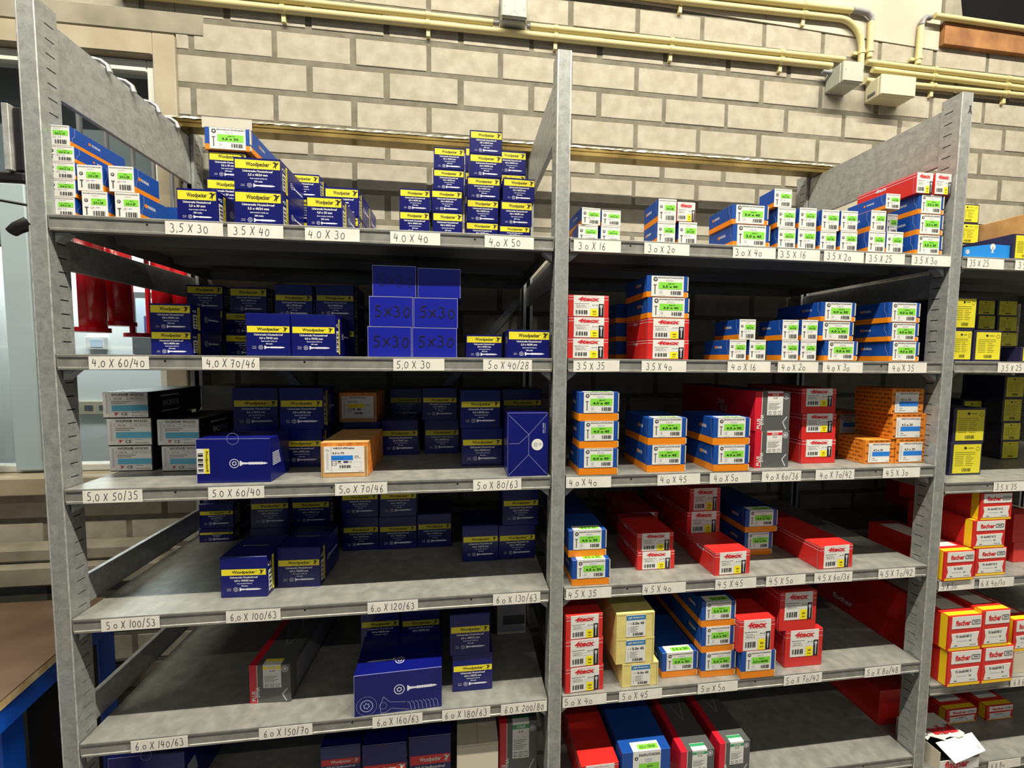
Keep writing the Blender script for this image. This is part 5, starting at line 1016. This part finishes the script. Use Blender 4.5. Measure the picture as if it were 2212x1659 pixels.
('YL','',2.2654,0.17,1.8551,0.0889,0.0431,0.11,0,'the far-right top shelf beside the upright',(1, 4),''),
('YL','',2.2599,0.17,1.8983,0.0842,0.0598,0.11,0,'the far-right top shelf beside the upright',(2, 4),''),
('YL','',2.2578,0.17,1.9581,0.0776,0.0543,0.11,0,'the far-right top shelf beside the upright',(3, 4),''),
('BL','',2.1057,0.015,1.812,0.1366,0.0376,0.14,0,'the far-right top shelf, lying in front',(0, 1),''),
('YL','',2.2117,0.01,1.812,0.0726,0.0648,0.11,0,'the far-right top shelf at the picture edge',(0, 1),''),
('YL','',2.0729,0.03,1.5528,0.0618,0.0823,0.11,0,'the second shelf left front column',(0, 2),''),
('YL','',2.0746,0.03,1.6351,0.0713,0.0836,0.11,0,'the second shelf left front column',(1, 2),''),
('YL','',2.1521,0.03,1.5528,0.0865,0.0807,0.11,0,'the second shelf, second from the upright',(0, 1),''),
('YL','',2.4013,0.2,1.5528,0.0678,0.0495,0.11,0,'the second shelf dim left rear column',(0, 4),''),
('YL','',2.4023,0.2,1.6023,0.0678,0.0495,0.11,0,'the second shelf dim left rear column',(1, 4),''),
('YL','',2.3955,0.2,1.6518,0.0675,0.044,0.11,0,'the second shelf dim left rear column',(2, 4),''),
('YL','',2.3912,0.2,1.6958,0.0673,0.0466,0.11,0,'the second shelf dim left rear column',(3, 4),''),
('YL','',2.4836,0.2,1.5528,0.0759,0.0471,0.11,0,'the second shelf dim right rear column',(0, 4),''),
('YL','',2.4789,0.2,1.5999,0.0756,0.046,0.11,0,'the second shelf dim right rear column',(1, 4),''),
('YL','',2.4742,0.2,1.646,0.0754,0.0487,0.11,0,'the second shelf dim right rear column',(2, 4),''),
('YL','',2.4694,0.2,1.6946,0.0751,0.0484,0.11,0,'the second shelf dim right rear column',(3, 4),''),
('YL','',2.3424,0.06,1.5528,0.0672,0.0403,0.11,0,'the second shelf at the picture edge',(0, 1),''),
('YL','',2.1518,0.0568,1.242,0.1009,0.0899,0.1,0,'the third shelf beside the upright',(0, 2),''),
('YL','',2.1545,0.0568,1.3319,0.1019,0.0951,0.1,0,'the third shelf beside the upright',(1, 2),''),
('YL','',2.4483,0.25,1.242,0.0714,0.0477,0.11,0,'the third shelf, rear left stack',(0, 3),''),
('YL','',2.4487,0.25,1.2897,0.0702,0.0477,0.11,0,'the third shelf, rear left stack',(1, 3),''),
('YL','',2.4423,0.25,1.3374,0.0741,0.0916,0.11,0,'the third shelf, rear left stack',(2, 3),''),
('YL','',2.5225,0.2,1.242,0.0695,0.0597,0.11,0,'the third shelf, rear right stack',(0, 4),''),
('YL','',2.5217,0.2,1.3017,0.0731,0.0597,0.11,0,'the third shelf, rear right stack',(1, 4),''),
('YL','',2.518,0.2,1.3613,0.0746,0.0768,0.11,0,'the third shelf, rear right stack',(2, 4),''),
('YL','',2.5207,0.2,1.4382,0.075,0.0704,0.11,0,'the third shelf, rear right stack',(3, 4),''),
('FI','5x50',2.0677,-0.0053,0.983,0.0917,0.0784,0.2,0,'the fourth shelf beside the upright',(0, 1),''),
('FI','6x40/10 S',2.1831,0.0072,0.983,0.0959,0.0753,0.12,0,'the fourth shelf, three-high stack',(0, 3),''),
('FI','6x40/10 S',2.1715,0.0072,1.0583,0.0981,0.0759,0.16,0,'the fourth shelf, three-high stack',(1, 3),''),
('FI','6x40/10 S',2.1861,0.0072,1.1342,0.0979,0.073,0.2,0,'the fourth shelf, three-high stack',(2, 3),''),
('FR','',2.3876,0.06,0.983,0.097,0.0588,0.238,0,'the far right fourth shelf edge',(0, 2),''),
('FR','',2.3772,0.06,1.0418,0.0901,0.0812,0.35,0,'the far right fourth shelf edge',(1, 2),''),
('FR','',2.4956,0.3,0.983,0.1439,0.1166,0.15,0,'the fourth shelf, rear left',(0, 1),''),
('FI','6x60/40 S',2.1015,-0.01,0.6963,0.1023,0.098,0.4,0,'the fifth shelf left column',(0, 2),''),
('FI','6x60/40 S',2.0944,-0.01,0.7943,0.1002,0.0953,0.4,0,'the fifth shelf left column',(1, 2),''),
('FI','6x60/40 S',2.2032,-0.0109,0.6963,0.0979,0.1003,0.4,0,'the fifth shelf right column',(0, 2),''),
('FI','6x60/40 S',2.1887,-0.0109,0.7966,0.0857,0.1019,0.4,0,'the fifth shelf right column',(1, 2),''),
('CR','',2.3292,0.0107,0.6963,0.0771,0.062,0.3,0,'the fifth shelf at the picture edge',(0, 2),''),
('FI','6x80 S',2.3214,0.0107,0.7583,0.0767,0.0895,0.3,0,'the fifth shelf at the picture edge',(1, 2),''),
('FI','6x80 S',2.2848,0.1087,0.461,0.1073,0.0447,0.25,0,'the lowest right shelf, rear left',(0, 1),''),
('FI','8x80 S',2.4174,0.1061,0.461,0.0948,0.0452,0.2,0,'the lowest right shelf, dustier one',(0, 1),''),
('TX','3,5 x 30',1.904,0.01,1.9593,0.0467,0.0505,0.15,0,'the top, left of two',(0, 1),''),
('TX','3,5 x 30',1.9564,0.01,1.9593,0.0473,0.0516,0.13,0,'the top, right of two',(0, 1),''),
('FR','',2.0675,0.13,0.461,0.0895,0.1097,0.34,0,'the lowest far right shelf, against the frame',(0, 1),''),
]
def place_boxes():
    rng = random.Random(5)
    for t, tx, x, y, z, w, h, d, yaw, ph, (i, n), v in BOXES:
        o = make_box(t, w, h, d, tx, v, rng).build({'W': 'screw_box', 'FI': 'plug_box', 'FR': 'plug_box', 'CR': 'carton', 'BL': 'carton'}.get(t, 'screw_box'))
        o.location = (x, y, z+.0001); o.rotation_euler = (0, 0, math.radians(yaw + rng.uniform(-.25, .25)))
        nm, mb = extra_parts(t, w, h, d, tx, v, rng)
        if mb: mb.build(nm, o)
        D = DESC[t]; T = tx.replace(' ', '')
        if t == 'CR' and v: D = 'grey-labelled carton'
        lab = D + (' '+T if T else '') + ', ' + (ORD[n][i]+' ' if n > 1 else ('' if ph.startswith(('left in', 'right in')) else 'at ')) + ph
        tag(o, lab, 'box', GRP.get(t))
place_boxes()
